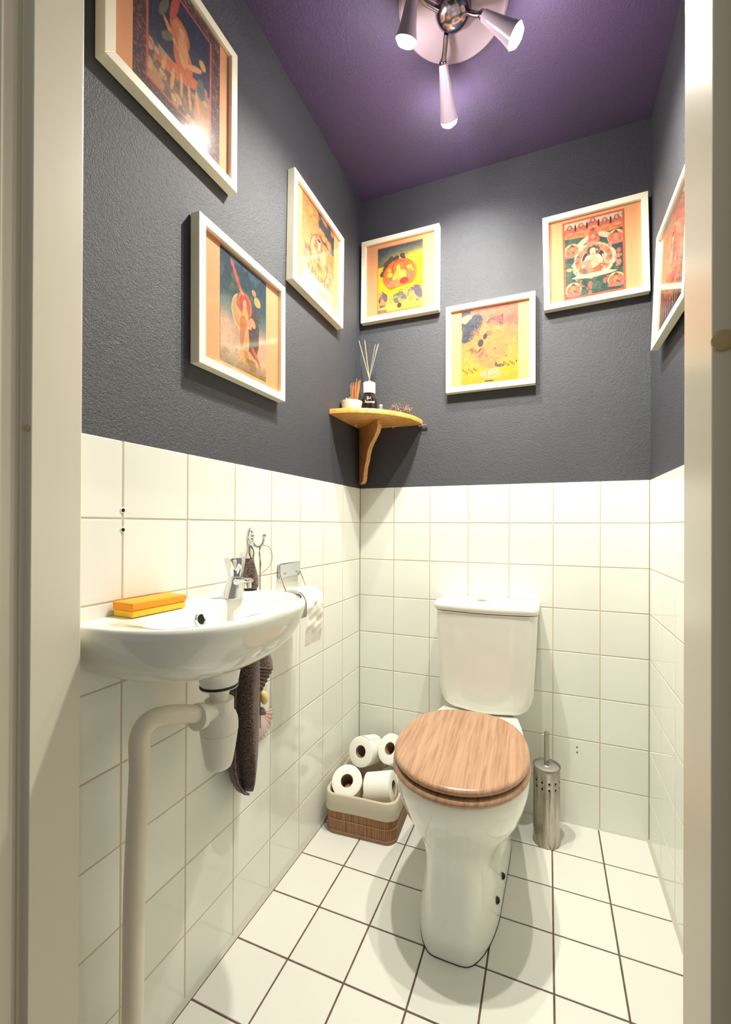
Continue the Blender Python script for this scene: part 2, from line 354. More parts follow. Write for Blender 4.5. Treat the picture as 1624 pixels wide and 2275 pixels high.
def art_orange_land():
    a = Art((240, 160, 80), (250, 230, 190), 30)
    a.grad([(0, (216, 132, 74)), (.3, (236, 150, 92)), (.6, (238, 168, 118)), (.85, (246, 210, 176)), (1, (250, 232, 208))])
    a.patch(0, .3, (60, 76, 88), 33, .42, 3, .95, .25); a.cloud([(.2, .08), (.3, .14), (.6, .2), (.8, .24), (.9, .36)], (238, 160, 84), .09, (180, 110, 70))
    a.lines(35, 6, (210, 120, 70), .08, .5, V < .45); a.figure(.5, .48, .46, (250, 216, 140), (236, 160, 96), (238, 150, 90), (240, 132, 96), (214, 96, 80), (236, 176, 116))
    for k in range(7): a.ell(.2 + k * .1, .74 + .02 * (k % 2), .035, .035, (226, 120, 84), wob=.3)
    a.patch(.35, .7, (150, 90, 90), 39, .6, 8, .6); a.patch(.6, .95, (206, 150, 120), 41, .57, 9, .7); return a.finish(16)
def art_yellow():
    a = Art((60, 70, 90), (240, 200, 60), 40)
    a.grad([(0, (70, 78, 96)), (.12, (128, 132, 110)), (.24, (244, 206, 70)), (.6, (252, 208, 30)), (.75, (240, 196, 60)), (1, (236, 190, 80))])
    a.put(np.clip((U - .6) * 2.5, 0, 1) * np.clip((V - .12) * 6, 0, 1) * (V < .66), (255, 240, 20)); a.put(np.clip((.42 - U) * 3, 0, 1) * (V < .3) * .7, (72, 84, 104))
    a.cloud([(.22, .28), (.3, .22), (.4, .22), (.55, .2), (.18, .36), (.14, .42)], (98, 84, 72), .055, (60, 52, 50))
    a.cloud([(.78, .26), (.7, .22)], (248, 190, 60), .07)
    a.ell(.5, .46, .37, .235, (236, 116, 62)); a.ring(.5, .46, .37, .235, (214, 84, 50), .03); a.ell(.48, .35, .135, .10, (238, 128, 60)); a.ring(.48, .35, .135, .10, (160, 70, 50), .07)
    a.ell(.47, .35, .04, .05, (244, 222, 90)); a.ell(.48, .47, .11, .10, (248, 186, 80)); a.ell(.38, .5, .04, .07, (244, 200, 100), rot=.4); a.ell(.6, .46, .05, .07, (246, 190, 90), rot=-.3); a.ell(.42, .58, .20, .055, (240, 140, 90), wob=.3)
    a.ell(.6, .56, .1, .05, (222, 60, 50)); a.ell(.28, .44, .065, .035, (250, 212, 50)); a.ell(.71, .37, .06, .033, (252, 214, 40)); a.ell(.27, .37, .04, .03, (248, 200, 60)); a.ell(.78, .42, .03, .02, (248, 190, 60))
    a.ell(.7, .46, .03, .055, (156, 130, 110), rot=.2); a.ell(.25, .53, .03, .05, (150, 126, 104)); a.ell(.5, .665, .33, .025, (250, 214, 30), rot=-.12); a.ell(.24, .70, .09, .04, (250, 200, 40)); a.ell(.4, .73, .07, .028, (250, 212, 40), rot=-.4)
    a.ell(.5, .8, .16, .09, (112, 122, 110), wob=.5); a.ell(.12, .80, .10, .12, (108, 84, 92), wob=.6); a.ell(.83, .78, .18, .12, (110, 96, 112), wob=.5); a.patch(.68, .9, (230, 170, 90), 47, .56, 10, .8)
    a.ell(.77, .85, .09, .065, (244, 160, 80)); a.ring(.77, .85, .09, .065, (252, 226, 150), .10); a.ell(.75, .93, .28, .04, (246, 200, 80), wob=.3); a.ell(.25, .94, .22, .04, (248, 214, 90), wob=.4); a.ell(.5, .92, .05, .04, (96, 70, 66), wob=.5); a.ell(.1, .97, .12, .03, (150, 120, 116), wob=.5)
    e = (U < .015) | (U > .985) | (V < .012) | (V > .988); a.put(e * 1., (214, 130, 60)); return a.finish(12)
def art_flames():
    a = Art((236, 120, 80), (244, 180, 50), 50)
    a.grad([(0, (210, 120, 96)), (.2, (240, 122, 90)), (.5, (246, 152, 80)), (.72, (246, 170, 66)), (.86, (246, 186, 44)), (1, (238, 170, 40))])
    a.patch(0, .26, (72, 74, 88), 52, .40, 3, .95, 0, .75); a.ell(.12, .12, .12, .06, (238, 170, 130), wob=.5); a.ell(.2, .24, .24, .12, (70, 74, 84), wob=.4, rot=-.7)
    a.ell(.5, .5, .37, .34, (246, 146, 84), wob=.35, soft=.25); a.lines(55, 7, (226, 104, 70), .13, .55, (np.hypot((U - .5) / .38, (V - .5) / .34) < 1)); a.lines(58, 12, (250, 186, 110), .08, .7, (np.hypot((U - .5) / .38, (V - .5) / .34) < 1.05))
    a.patch(.05, .45, (236, 96, 88), 59, .52, 4, .6, .55); a.ell(.35, .46, .05, .055, (70, 64, 66), rot=.5); a.ell(.43, .38, .035, .045, (60, 56, 60), rot=.6); a.ell(.33, .56, .05, .012, (56, 52, 56), rot=-.6)
    a.ell(.69, .795, .085, .022, (96, 88, 92), rot=.05); a.ell(.62, .775, .02, .035, (96, 88, 92)); a.ell(.52, .89, .2, .065, (206, 186, 130), wob=.5); a.lines(61, 12, (120, 120, 100), .10, .7, (np.hypot((U - .52) / .2, (V - .89) / .07) < 1))
    for k in range(16):
        x = (.03 + .033 * k) if k < 8 else (.72 + .035 * (k - 8)); a.ell(x, .80 + .02 * (k % 3) - (.04 if k > 7 else 0), .013, .02, (206, 130, 30)); a.ell(x + .008, .805 + .02 * (k % 3) - (.04 if k > 7 else 0), .007, .018, (110, 74, 30))
    a.lines(65, 5, (170, 110, 40), .04, .7, V > .84); a.patch(.3, .75, (120, 90, 90), 67, .66, 10, .7)
    a.put(((V > .975) & (V < .99) & (U > .42) & (U < .57)) * 1., (60, 50, 40)); return a.finish(16)
def art_many_figures():
    a = Art((60, 90, 84), (60, 90, 84), 60)
    a.patch(0, 1, (86, 116, 92), 71, .5, 6, .8); a.lines(73, 7, (170, 180, 150), .05, .5)
    a.put((V < .22) * 1., (244, 214, 176)); a.ell(.5, .19, .6, .05, (238, 150, 90), wob=.3)
    for x, y in [(.12, .11), (.31, .11), (.5, .08), (.69, .11), (.88, .11)]:
        a.ell(x, y + .03, .095, .07, (226, 116, 90)); a.ell(x, y - .03, .04, .033, (120, 84, 80)); a.ell(x, y - .03, .027, .024, (240, 170, 130)); a.ell(x, y + .055, .08, .02, (244, 160, 100))
    for x in (.215, .405, .595, .785): a.ell(x, .1, .018, .045, (74, 44, 66))
    a.ell(.5, .21, .07, .05, (226, 110, 84)); a.ell(.5, .17, .03, .025, (150, 100, 90)); a.ell(.5, .30, .11, .07, (228, 112, 84)); a.ell(.5, .26, .035, .03, (240, 170, 130)); a.ell(.32, .31, .12, .035, (246, 218, 180), rot=-.5, wob=.6); a.ell(.7, .27, .12, .035, (246, 218, 180), rot=.3, wob=.6)
    for x, y in [(.15, .38), (.86, .32), (.16, .88), (.85, .85)]:
        a.ell(x, y, .14, .09, (248, 210, 150)); a.ell(x, y + .01, .115, .075, (226, 124, 96), wob=.3); a.ell(x, y - .045, .035, .035, (110, 84, 76)); a.ell(x, y, .04, .05, (236, 150, 100)); a.ell(x + .04, y + .04, .05, .02, (120, 104, 110), rot=.6); a.ell(x, y + .07, .14, .022, (238, 130, 112))
    a.ell(.5, .56, .36, .22, (250, 222, 180), wob=.35); a.ell(.5, .55, .31, .20, (236, 136, 96)); 
    for k in range(14): t = k * .45; a.ell(.5 + .27 * math.cos(t), .55 - .17 * math.sin(t), .03, .018, [(110, 120, 140), (226, 92, 80), (244, 180, 120)][k % 3], rot=-t)
    a.ell(.5, .54, .21, .14, (244, 196, 150)); a.ell(.5, .54, .19, .13, (66, 66, 92)); a.ell(.5, .43, .12, .075, (240, 150, 110)); a.ell(.5, .43, .108, .068, (84, 104, 76))
    a.ell(.49, .44, .05, .045, (250, 226, 190)); a.ell(.49, .54, .08, .085, (246, 196, 154)); a.ell(.38, .56, .04, .09, (250, 222, 184), rot=.5); a.ell(.6, .56, .04, .08, (250, 222, 184), rot=-.5)
    a.ell(.47, .66, .24, .06, (226, 112, 82), wob=.5); a.ell(.5, .61, .1, .04, (246, 200, 150), wob=.5); a.ell(.35, .67, .03, .04, (120, 124, 132)); a.patch(.5, .72, (250, 220, 180), 77, .6, 12, .8, .2, .8)
    a.ell(.5, .74, .36, .028, (252, 228, 180), rot=0, wob=.3); a.lines(79, 12, (90, 44, 50), .04, .5, (V < .98)); a.patch(.78, 1, (228, 120, 90), 80, .58, 9, .9, .25, .75); a.patch(.3, .8, (228, 150, 120), 85, .63, 9, .9)
    a.ell(.9, .5, .04, .03, (226, 110, 90)); a.ell(.1, .62, .05, .022, (244, 180, 130))
    e = (U < .035) | (U > .965) | (V < .022) | (V > .978); a.put(e * 1., (222, 108, 80)); return a.finish(14)
def art_red():
    a = Art((200, 120, 100), (90, 60, 70), 70)
    a.grad([(0, (120, 90, 90)), (.25, (214, 120, 100)), (.6, (222, 150, 120)), (.8, (110, 74, 84)), (1, (60, 50, 62))])
    a.figure(.5, .42, .6, (244, 200, 170), (210, 90, 76), (226, 130, 96), (220, 96, 80), (240, 180, 130), (224, 140, 110))
    for k in range(9): a.ell(.08 + .105 * k, .84, .025, .12, (200, 140, 84), rot=.25 * math.sin(k * 2), wob=.4)
    a.lines(93, 8, (80, 40, 50), .06, .7); a.patch(.1, .9, (150, 60, 70), 95, .58, 7, .6); a.patch(0, .3, (90, 110, 110), 97, .55, 5, .7); return a.finish(18)

M_glass = bpy.data.materials.new('picture_glass'); M_glass.use_nodes = True
g = M_glass.node_tree; g.nodes.clear()
o_ = g.nodes.new('ShaderNodeOutputMaterial'); mx_ = g.nodes.new('ShaderNodeMixShader'); tr_ = g.nodes.new('ShaderNodeBsdfTransparent'); gl_ = g.nodes.new('ShaderNodeBsdfGlossy'); fr_ = g.nodes.new('ShaderNodeFresnel')
gl_.inputs['Roughness'].default_value = 0.09; fr_.inputs['IOR'].default_value = 1.5
g.nodes.remove(fr_); lw_ = g.nodes.new('ShaderNodeLayerWeight'); pw_ = g.nodes.new('ShaderNodeMath'); pw_.operation = 'POWER'; pw_.inputs[1].default_value = 5; ma_ = g.nodes.new('ShaderNodeMath'); ma_.operation = 'MULTIPLY_ADD'; ma_.inputs[1].default_value = .9; ma_.inputs[2].default_value = .045
lw_.inputs['Blend'].default_value = .5; g.links.new(lw_.outputs['Facing'], pw_.inputs[0]); g.links.new(pw_.outputs[0], ma_.inputs[0]); g.links.new(ma_.outputs[0], mx_.inputs[0]); g.links.new(tr_.outputs[0], mx_.inputs[1]); g.links.new(gl_.outputs[0], mx_.inputs[2]); g.links.new(mx_.outputs[0], o_.inputs[0])
M_print = mat('printed_paper', (255, 255, 255), 0.6, spec=0.2)
at = N(M_print, 'ShaderNodeAttribute'); at.attribute_name = 'ink'; L(M_print, at.outputs['Color'], bsdf(M_print).inputs['Base Color'])

def picture(label, art, loc, rz, w, h, depth, pr_, tilt=0, roll_=0):
    """local frame: X right, Z up, front towards -Y; origin = centre of the back."""
    t = thing('framed_picture', label, 'picture', loc, 0, 'framed prints on the dark walls')
    t.rotation_euler = (tilt, roll_, rz)
    bw = 0.0195; X, Z = w / 2, h / 2; xi, zi = X - bw, Z - bw; d0 = -depth
    for a, b in (((-X, Z), (X, Z)), ((X, Z), (X, -Z)), ((X, -Z), (-X, -Z)), ((-X, -Z), (-X, Z))):    # four mitred mouldings
        def q(p, k): return (p[0] * (1 if k == 0 else xi / X), p[1] * (1 if k == 0 else zi / Z))
        o0, o1, i0, i1 = q(a, 0), q(b, 0), q(a, 1), q(b, 1)
        m = MB(); vs = [(p[0], y, p[1]) for y in (0, d0) for p in (o0, o1, i1, i0)]
        m.add(vs, [(0, 1, 2, 3), (4, 7, 6, 5), (0, 4, 5, 1), (1, 5, 6, 2), (2, 6, 7, 3), (3, 7, 4, 0)])
        m.build('frame_rail', M_frame, t, smooth=0, bevel=0.0008)
    MB().box(-xi - .002, xi + .002, d0 + 0.0105, d0 + 0.0125, -zi - .002, zi + .002).build('mount', M_matb, t, smooth=0)
    x0, x1, z0, z1 = [(-xi + 2 * xi * pr_[0]), (-xi + 2 * xi * pr_[1]), zi - 2 * zi * pr_[3], zi - 2 * zi * pr_[2]]
    col = art()
    lin = np.where(col / 255 <= .04045, col / 255 / 12.92, ((col / 255 + .055) / 1.055) ** 2.4) * .66
    co = np.stack([x0 + (x1 - x0) * U, np.full_like(U, d0 + 0.0100), z1 + (z0 - z1) * V], -1).reshape(-1, 3)
    idx = np.arange(PW * PH).reshape(PH, PW)
    fc = np.stack([idx[:-1, :-1], idx[1:, :-1], idx[1:, 1:], idx[:-1, 1:]], -1).reshape(-1, 4)
    me = bpy.data.meshes.new('print'); me.vertices.add(len(co)); me.vertices.foreach_set('co', co.ravel()); me.loops.add(fc.size); me.loops.foreach_set('vertex_index', fc.ravel().astype(np.int32))
    me.polygons.add(len(fc)); me.polygons.foreach_set('loop_start', (np.arange(len(fc)) * 4).astype(np.int32)); me.update(calc_edges=True)
    ca = me.color_attributes.new('ink', 'FLOAT_COLOR', 'POINT'); ca.data.foreach_set('color', np.concatenate([lin.reshape(-1, 3), np.ones((len(co), 1))], 1).ravel())
    me.materials.append(M_print); po = bpy.data.objects.new('print', me); COL.objects.link(po); po.parent = t
    MB().box(-xi - .002, xi + .002, d0 + 0.0058, d0 + 0.0072, -zi - .002, zi + .002).build('glass_pane', M_glass, t, smooth=0)
    return t
HP = R(90)
picture('highest left-wall picture, navy print of a leaping rider with red border', art_rider, (0.0, -0.948, 2.006), HP, .328, .334, .025, (.14, .90, -.0, .985), roll_=0)
picture('low left-wall picture above the sink, standing figure with red halo on teal', art_standing, (0.0, -0.740, 1.552), HP, .322, .328, .025, (.19, .80, 0.02, .95), roll_=R(-.3))
picture('left-wall picture nearest the corner, orange print with seated figure and cream foreground', art_orange_land, (0.0, -0.374, 1.930), HP, .328, .337, .025, (.14, .86, .0, .97), roll_=R(1.2))
picture('back-wall picture nearest the left corner, bright yellow print with orange round aura', art_yellow, (0.175, 0.0, 2.031), 0, .327, .334, .025, (.17, .835, .06, .965), roll_=R(.3))
picture('lowest back-wall picture, in the middle, orange flame print with dark cloud at top', art_flames, (0.528, 0.0, 1.704), 0, .322, .328, .025, (.135, .86, .02, .975), roll_=R(-.2))
picture('back-wall picture nearest the right wall, red bordered print with many small figures', art_many_figures, (0.876, 0.0, 1.960), 0, .323, .327, .025, (.16, .83, .04, .98), roll_=R(-1.3))
picture('only picture on the right wall, reddish print partly hidden by the door post', art_red, (W - 0.004, -0.325, 1.716), -HP, .322, .330, .02, (.10, .86, .02, .96), tilt=R(-2.2), roll_=R(.6))

# ------------------------------------------------------------------ toilet
TX = 0.513
def ring_sec(z, yc, yf, yb, w, nf, nb=3.5, cx=TX, n=96, wb=None, tp=0):
    out = []
    for k in range(n):
        a = 2 * math.pi * k / n; c, s_ = math.cos(a), math.sin(a)
        if s_ < 0:
            x = w * sgp(c, 2 / nf); y = yc + (yc - yf) * sgp(s_, 2 / nf); x *= 1 - tp * ((yc - y) / (yc - yf)) ** 2.5
        else:
            x = w * sgp(c, 2 / nb); y = yc + (yb - yc) * sgp(s_, 2 / nb)
            if wb: x *= 1 + (wb / w - 1) * ((y - yc) / (yb - yc))
        out.append((cx + x, y, z))
    return out
toilet = thing('toilet', 'white ceramic toilet with wooden seat and cistern against the back wall', 'toilet', (0, 0, 0))
S = [ring_sec(0.0, -.36, -.617, -.07, .107, 6, 4, wb=.120, tp=.38), ring_sec(0.012, -.36, -.620, -.07, .109, 6, 4, wb=.121, tp=.38), ring_sec(0.05, -.37, -.612, -.07, .107, 5.5, 4, wb=.120, tp=.36),
     ring_sec(.10, -.38, -.600, -.07, .098, 5, 4, wb=.120, tp=.32), ring_sec(.15, -.39, -.590, -.07, .090, 4.2, 4, wb=.120, tp=.25), ring_sec(.18, -.40, -.586, -.07, .093, 3.2, 4, wb=.119, tp=.14),
     ring_sec(.21, -.41, -.588, -.07, .107, 2.3, 3.5, wb=.118), ring_sec(.245, -.42, -.598, -.07, .132, 2.2, 3.2, wb=.118), ring_sec(.28, -.43, -.614, -.06, .157, 2.15, 3, wb=.120),
     ring_sec(.32, -.44, -.630, -.05, .170, 2.1, 3, wb=.128), ring_sec(.355, -.45, -.641, -.04, .1765, 2.1, 3.4, wb=.128), ring_sec(.385, -.45, -.645, -.03, .1785, 2.1, 3.6, wb=.130),
     ring_sec(.396, -.45, -.642, -.03, .1765, 2.1, 3.6, wb=.129), ring_sec(.400, -.45, -.634, -.035, .170, 2.1, 3.6, wb=.125)]
from mathutils.bvhtree import BVHTree
bowl_mb = MB().loft(S); bowl = bowl_mb.build('bowl', M_cer, toilet, smooth=70)
# trapway relief on each flank and its fixing screws
for sg in (1,):
    x = TX + sg * 0.103
    for (yy, zz) in ((-.395, .063), (-.482, .066)):
        hp = BVHTree.FromPolygons(bowl_mb.v, bowl_mb.f).ray_cast(Vector((TX + sg * .4, yy, zz)), Vector((-sg, 0, 0)))[0]; w_ = abs(hp.x - TX) - .0005
        MB().lathe([(0.0085, -0.006), (0.0085, 0.003), (0.0072, 0.005), (0.004, 0.0055), (0.0035, 0.0035), (0.001, 0.0035)], (TX + sg * w_, yy, zz), (sg, -.75, .15), 20).build('screw_cap', M_rubber, toilet)
MB().loft([ring_sec(z_, -.36, -.6185, -.069, .1085, 6, 4, wb=.1215, tp=.38) for z_ in (.0002, .0014)]).build('floor_sealant', M_rubber, toilet, smooth=0)
# cistern
def rrect(z, x0, x1, yf, bow, rc, n=8):   # plan: flat back on wall, rounded front corners, bowed front
    pts = [(x1, -0.004), (x1, yf + rc)]
    for k in range(n + 1):
        a = k / n * math.pi / 2; pts.append((x1 - rc + rc * math.cos(a), yf + rc - rc * math.sin(a)))
    for k in range(1, 12):
        t = k / 12; x = x1 - rc + (x0 + rc - x1 + rc) * t; pts.append((x, yf - bow * math.sin(math.pi * t)))
    for k in range(n + 1):
        a = k / n * math.pi / 2; pts.append((x0 + rc - rc * math.sin(a), yf + rc - rc * math.cos(a)))
    pts += [(x0, yf + rc), (x0, -0.004)]
    return [(x, y, z) for x, y in pts]
prof = [(.4005, .062, -.128), (.4015, .050, -.142), (.405, .039, -.150), (.412, .028, -.154), (.424, .016, -.156), (.444, .007, -.157), (.475, .001, -.156), (.52, -.001, -.158), (.60, -.006, -.160), (.68, -.009, -.161), (.7385, -.011, -.161)]
MB().loft([rrect(z, .372 + d, .689 - d + .002, yf, .016, .034) for z, d, yf in prof]).build('cistern', M_cer, toilet, smooth=70)
lid = [(.7395, .006, -.156), (.742, .001, -.163), (.748, -.001, -.166), (.760, -.001, -.166), (.7665, .002, -.162), (.7695, .010, -.153)]
MB().loft([rrect(z, .354 + d, .705 - d, yf, .016, .036) for z, d, yf in lid]).build('cistern_lid', M_cer, toilet, smooth=70)
MB().lathe([(.0265, 0), (.0265, .002), (.0245, .0035), (.0225, .0032)], (.518, -.086, .7694), (0, 0, 1), 40).build('flush_ring', M_chrome, toilet)
for sg in (-1, 1):
    pts = []
    for z, r_ in ((.7720, .0215), (.7745, .0215), (.7755, .0195)):
        pts.append([(.518 + .0009 * sg + sg * max(0, r_ * math.cos(a)), -.086 + r_ * math.sin(a), z) for a in [math.pi * (k / 16 - .5) for k in range(17)]])
    MB().loft(pts).build('flush_button', M_chrome, toilet, smooth=40)
# seat and lid, turned a few degrees
def egg(z, s_, dy=0, n=72):
    out = []
    for k in range(n):
        a = 2 * math.pi * k / n; c, q = math.cos(a), math.sin(a)
        if q < 0: x, y = .178 * sgp(c, 2 / 2.05), .212 * sgp(q, 2 / 2.05)
        else: x, y = .178 * sgp(c, 2 / 2.45), .218 * sgp(q, 2 / 2.45)
        x *= s_; y *= s_; x *= 1 - .03 * (y / .2)
        out.append((x, y + dy, z))
    return out
seat_e = MB().loft([egg(.401, .965, -.002), egg(.402, .992, -.002), egg(.407, 1.008, -.002), egg(.414, 1.004, -.002), egg(.4185, .985, -.002), egg(.419, .955, -.002)]).build('seat', M_seat, toilet, smooth=50)
lid_e = MB().loft([egg(.4245, .95), egg(.4255, .975), egg(.430, .992), egg(.436, .992), egg(.4405, .978), egg(.4425, .95), egg(.443, .90)]).build('seat_lid', M_seat, toilet, smooth=50)
for o in (seat_e, lid_e): o.location = (TX + .001, -.459, 0); o.rotation_euler = (0, 0, R(3.2))
for sg in (-1, 1):
    MB().lathe([(.011, 0), (.011, .004), (.007, .007), (.007, .026)], (TX + sg * .075, -.235, .399), (0, 0, 1), 16).build('hinge', M_chrome, toilet)
for sx, sy in ((-.12, -.12), (.12, -.12), (-.14, .06), (.14, .06)):
    MB().lathe([(.008, 0), (.008, .0065)], (TX + sx, -.459 + sy, .4185), (0, 0, 1), 12).build('buffer', M_rubber, toilet)

# ------------------------------------------------------------------ toilet brush
tb = thing('toilet_brush_holder', 'brushed steel toilet brush cylinder with square holes, right of the toilet', 'toilet brush', (0.7305, -0.1175, 0))
RB = .0415; nS = 48; zs = [0, .0015, .003, .1845, .1910, .2050, .2115, .240, .246]
vs, fs = [], []
for z in zs:
    r_ = RB + (.0015 if z <= .0015 else 0)
    vs += [(r_ * math.cos(2 * math.pi * k / nS), r_ * math.sin(2 * math.pi * k / nS), z) for k in range(nS)]
for i in range(len(zs) - 1):
    for k in range(nS):
        if i in (3, 5) and k % 4 == 1: continue
        fs.append((i * nS + k, i * nS + (k + 1) % nS, (i + 1) * nS + (k + 1) % nS, (i + 1) * nS + k))
m = MB().add(vs, fs).build('canister', M_steel, tb, smooth=40)
sol = m.modifiers.new('solid', 'SOLIDIFY'); sol.thickness = .001; sol.offset = -1
MB().lathe([(RB - .003, .005), (RB - .003, .235)], n=40).build('shaded_interior', M_dark, tb)  # near-black cylinder: canister's inner shade painted behind the holes
MB().lathe([(RB + .0006, .2445), (RB + .0022, .2465), (RB + .0018, .2490), (RB - .001, .2485), (RB - .002, .2455)], n=48, cap=(True, True)).build('rim', M_steel, tb)
M_lidm = mat('scuffed_steel_lid', (188, 184, 180), 0.42, metal=.8)
MB().lathe([(RB - .002, .2450), (RB - .004, .2462), (.012, .2475), (.010, .2490)], n=48).build('brush_lid', M_lidm, tb)
MB().lathe([(.0085, .248), (.0085, .352), (.0078, .3555), (.005, .357), (.001, .3572)], n=24).build('handle', M_steel, tb)

# ------------------------------------------------------------------ basket
M_bam = mat('brown_bamboo_slats', (150, 104, 66), 0.6)
vb = coords(M_bam, (1, 1, 0.012)); nb_ = noise(M_bam, vb, 420, 2, .5)
L(M_bam, ramp(M_bam, nb_, [(0.28, (84, 54, 34)), (0.45, (140, 96, 60)), (0.62, (166, 118, 76)), (0.8, (190, 146, 100))]), bsdf(M_bam).inputs['Base Color']); bump(M_bam, nb_, .6, .0015)
M_linen = mat('cream_linen', (206, 196, 174), 0.9, spec=.15)
bump(M_linen, noise(M_linen, coords(M_linen), 420, 2), .4, .001)
M_cloth_br = mat('brown_binding', (140, 112, 92), 0.85)
def rr_ring(z, cx, cy, hx, hy, rc, rot=0, n=8, wob=0):
    out = []; rn = random.Random(3)
    for q, (sx, sy) in enumerate(((1, -1), (1, 1), (-1, 1), (-1, -1))):
        a0 = [-90, 0, 90, 180][q]
        for k in range(n + 1):
            a = R(a0 + 90 * k / n); x = sx * (hx - rc) + rc * math.cos(a); y = sy * (hy - rc) + rc * math.sin(a); out.append((x, y))
        nx_, ny_ = [((1, 1)), ((-1, 1)), ((-1, -1)), ((1, -1))][q]
        ex, ey = nx_ * (hx - rc) + 0, ny_ * (hy - rc)
        x0_, y0_ = out[-1]
        x1_, y1_ = [(hx, hy - rc), (-(hx - rc), hy), (-hx, -(hy - rc)), (hx - rc, -hy)][q]
        for k in range(1, 8):
            t = k / 8; out.append((x0_ + (x1_ - x0_) * t, y0_ + (y1_ - y0_) * t))
    c, s_ = math.cos(rot), math.sin(rot)
    return [(cx + x * c - y * s_, cy + x * s_ + y * c, z + (wob * math.sin(i * .55) if wob else 0)) for i, (x, y) in enumerate(out)]
BX, BY, BR_ = .1435, -.2040, R(3.5)
basket = thing('storage_basket', 'brown bamboo basket with cream linen lining in the left floor corner', 'basket', (BX, BY, 0), BR_)
HXB, HYB = .1225, .132
MB().loft([rr_ring(z, 0, 0, HXB + d, HYB + d, .035) for z, d in ((.006, -.004), (.010, 0), (.095, .0015))] + [rr_ring(.095, 0, 0, HXB - .003, HYB - .003, .032), rr_ring(.008, 0, 0, HXB - .006, HYB - .006, .030)]).build('bamboo_wall', M_bam, basket, smooth=50)
MB().loft([rr_ring(z, 0, 0, HXB + d, HYB + d, .036) for z, d in ((.0, -.001), (.001, .002), (.010, .002), (.0115, 0))]).build('base_binding', M_cloth_br, basket, smooth=50)
MB().loft([rr_ring(z, 0, 0, HXB + .0022, HYB + .0022, .036) for z in (.048, .0495)] ).build('stitch_line', mat('beige_thread', (206, 168, 130), .9), basket, smooth=50)
MB().loft([rr_ring(z, 0, 0, HXB + d, HYB + d, .036, wob=w_) for z, d, w_ in ((.078, .004, .0008), (.0785, .0055, .0008), (.10, .0052, 0), (.130, .004, .001), (.1345, .002, .001), (.135, -.002, .001), (.130, -.005, .001), (.09, -.0055, 0), (.014, -.008, 0))], cap=(False, True)).build('linen_lining', M_linen, basket, smooth=60)

# ------------------------------------------------------------------ toilet rolls
def roll_mb(r, hw, cr=.0215, n=48, sag=0):
    rn = random.Random(5); o_ = MB()
    pr1 = [(cr, -hw), (r - .003, -hw), (r, -hw + .002), (r, hw - .002), (r - .003, hw), (cr, hw)]
    rings = []
    for rr_, x in pr1 + [pr1[0]]:
        rings.append([(x, rr_ * math.cos(2 * math.pi * k / n) * (1 + sag * math.sin(2 * math.pi * k / n + 1) ** 2 * (rr_ > .03)), rr_ * math.sin(2 * math.pi * k / n)) for k in range(n)])
    return o_.loft(rings, cap=(False, False))
def core_mb(cr=.0216, hw=.046, n=32):
    rings = [[(x, r_ * math.cos(2 * math.pi * k / n), r_ * math.sin(2 * math.pi * k / n)) for k in range(n)] for r_, x in ((cr, -hw), (cr, hw), (cr - .0012, hw), (cr - .0012, -hw), (cr, -hw))]
    return MB().loft(rings, cap=(False, False))
first_roll = None
def put_roll(label, c, axis, spin=0, group='spare toilet rolls in the basket', name='toilet_roll'):
    """axis = direction the visible open end faces"""
    global first_roll
    if first_roll is None:
        t = thing(name, label, 'toilet roll', (0, 0, 0), 0, group)
        roll_mb(.052, .048).build('tissue', M_paper, t, smooth=50); core_mb(hw=.047).build('cardboard_core', M_card, t, smooth=50)
        sh = MB(); rows = []
        for i in range(9):
            a = R(60 + i * 5); rows.append([(x, (.0524 + .0006) * math.cos(a), (.0524 + .0006) * math.sin(a)) for x in np.linspace(-.0475, .0475, 6)])
        sh.loft(rows, closed=False, cap=(False, False)).build('loose_sheet', M_paper, t, smooth=50)
        first_roll = t
    else:
        t = first_roll.copy(); COL.objects.link(t); tag(t, label, 'toilet roll', group)
        for ch in list(first_roll.children): copy_part(ch, t)
    a = Vector(axis).normalized(); q = a.to_track_quat('X', 'Z'); t.rotation_mode = 'QUATERNION'
    from mathutils import Quaternion
    t.rotation_quaternion = q @ Quaternion((1, 0, 0), spin); t.location = c
    return t
toCam = lambda p: (Vector((0.7316, -1.6106, 1.034)) - Vector(p)).normalized()
c1 = (.078, -.263, .118); put_roll('front left roll in the basket, its open end facing up and forward', c1, (.20, -.62, .74))
c2 = (.190, -.232, .116); put_roll('front right roll in the basket, lying on its side with tissue edge visible', c2, (.93, .10, .22), R(-118))
c3 = (.092, -.130, .178); put_roll('back left roll in the basket, end turned towards the left', c3, (-.12, -.82, .30))
c4 = (.205, -.115, .188); put_roll('back right roll in the basket, partly hidden by the toilet lid', c4, (-.28, -.80, .60))
c5 = (.200, -.1265, .062); put_roll('lowest roll, standing upright under the others in the basket', c5, (.02, -.02, 1))

# ------------------------------------------------------------------ corner shelf and its things
shelf = thing('corner_shelf', 'quarter-round pine corner shelf on a curved bracket between the dark walls', 'shelf', (0, 0, 0))
def qd(z, r_): return [(0, 0, z)] + [(r_ * math.cos(a), -r_ * math.sin(a), z) for a in [math.pi / 2 * k / 40 for k in range(41)]]
ZS = 1.4505
MB().loft([qd(ZS - .0185, .2665), qd(ZS - .0165, .269), qd(ZS - .002, .269), qd(ZS, .2675)]).build('board', M_pine, shelf, smooth=40)
D = .7071
fr = bez([(.145, 1.432), (.144, 1.408), (.136, 1.388), (.112, 1.366), (.088, 1.346), (.072, 1.322), (.064, 1.296), (.050, 1.268), (.044, 1.240), (.040, 1.218), (.026, 1.205), (.012, 1.203)], 6)
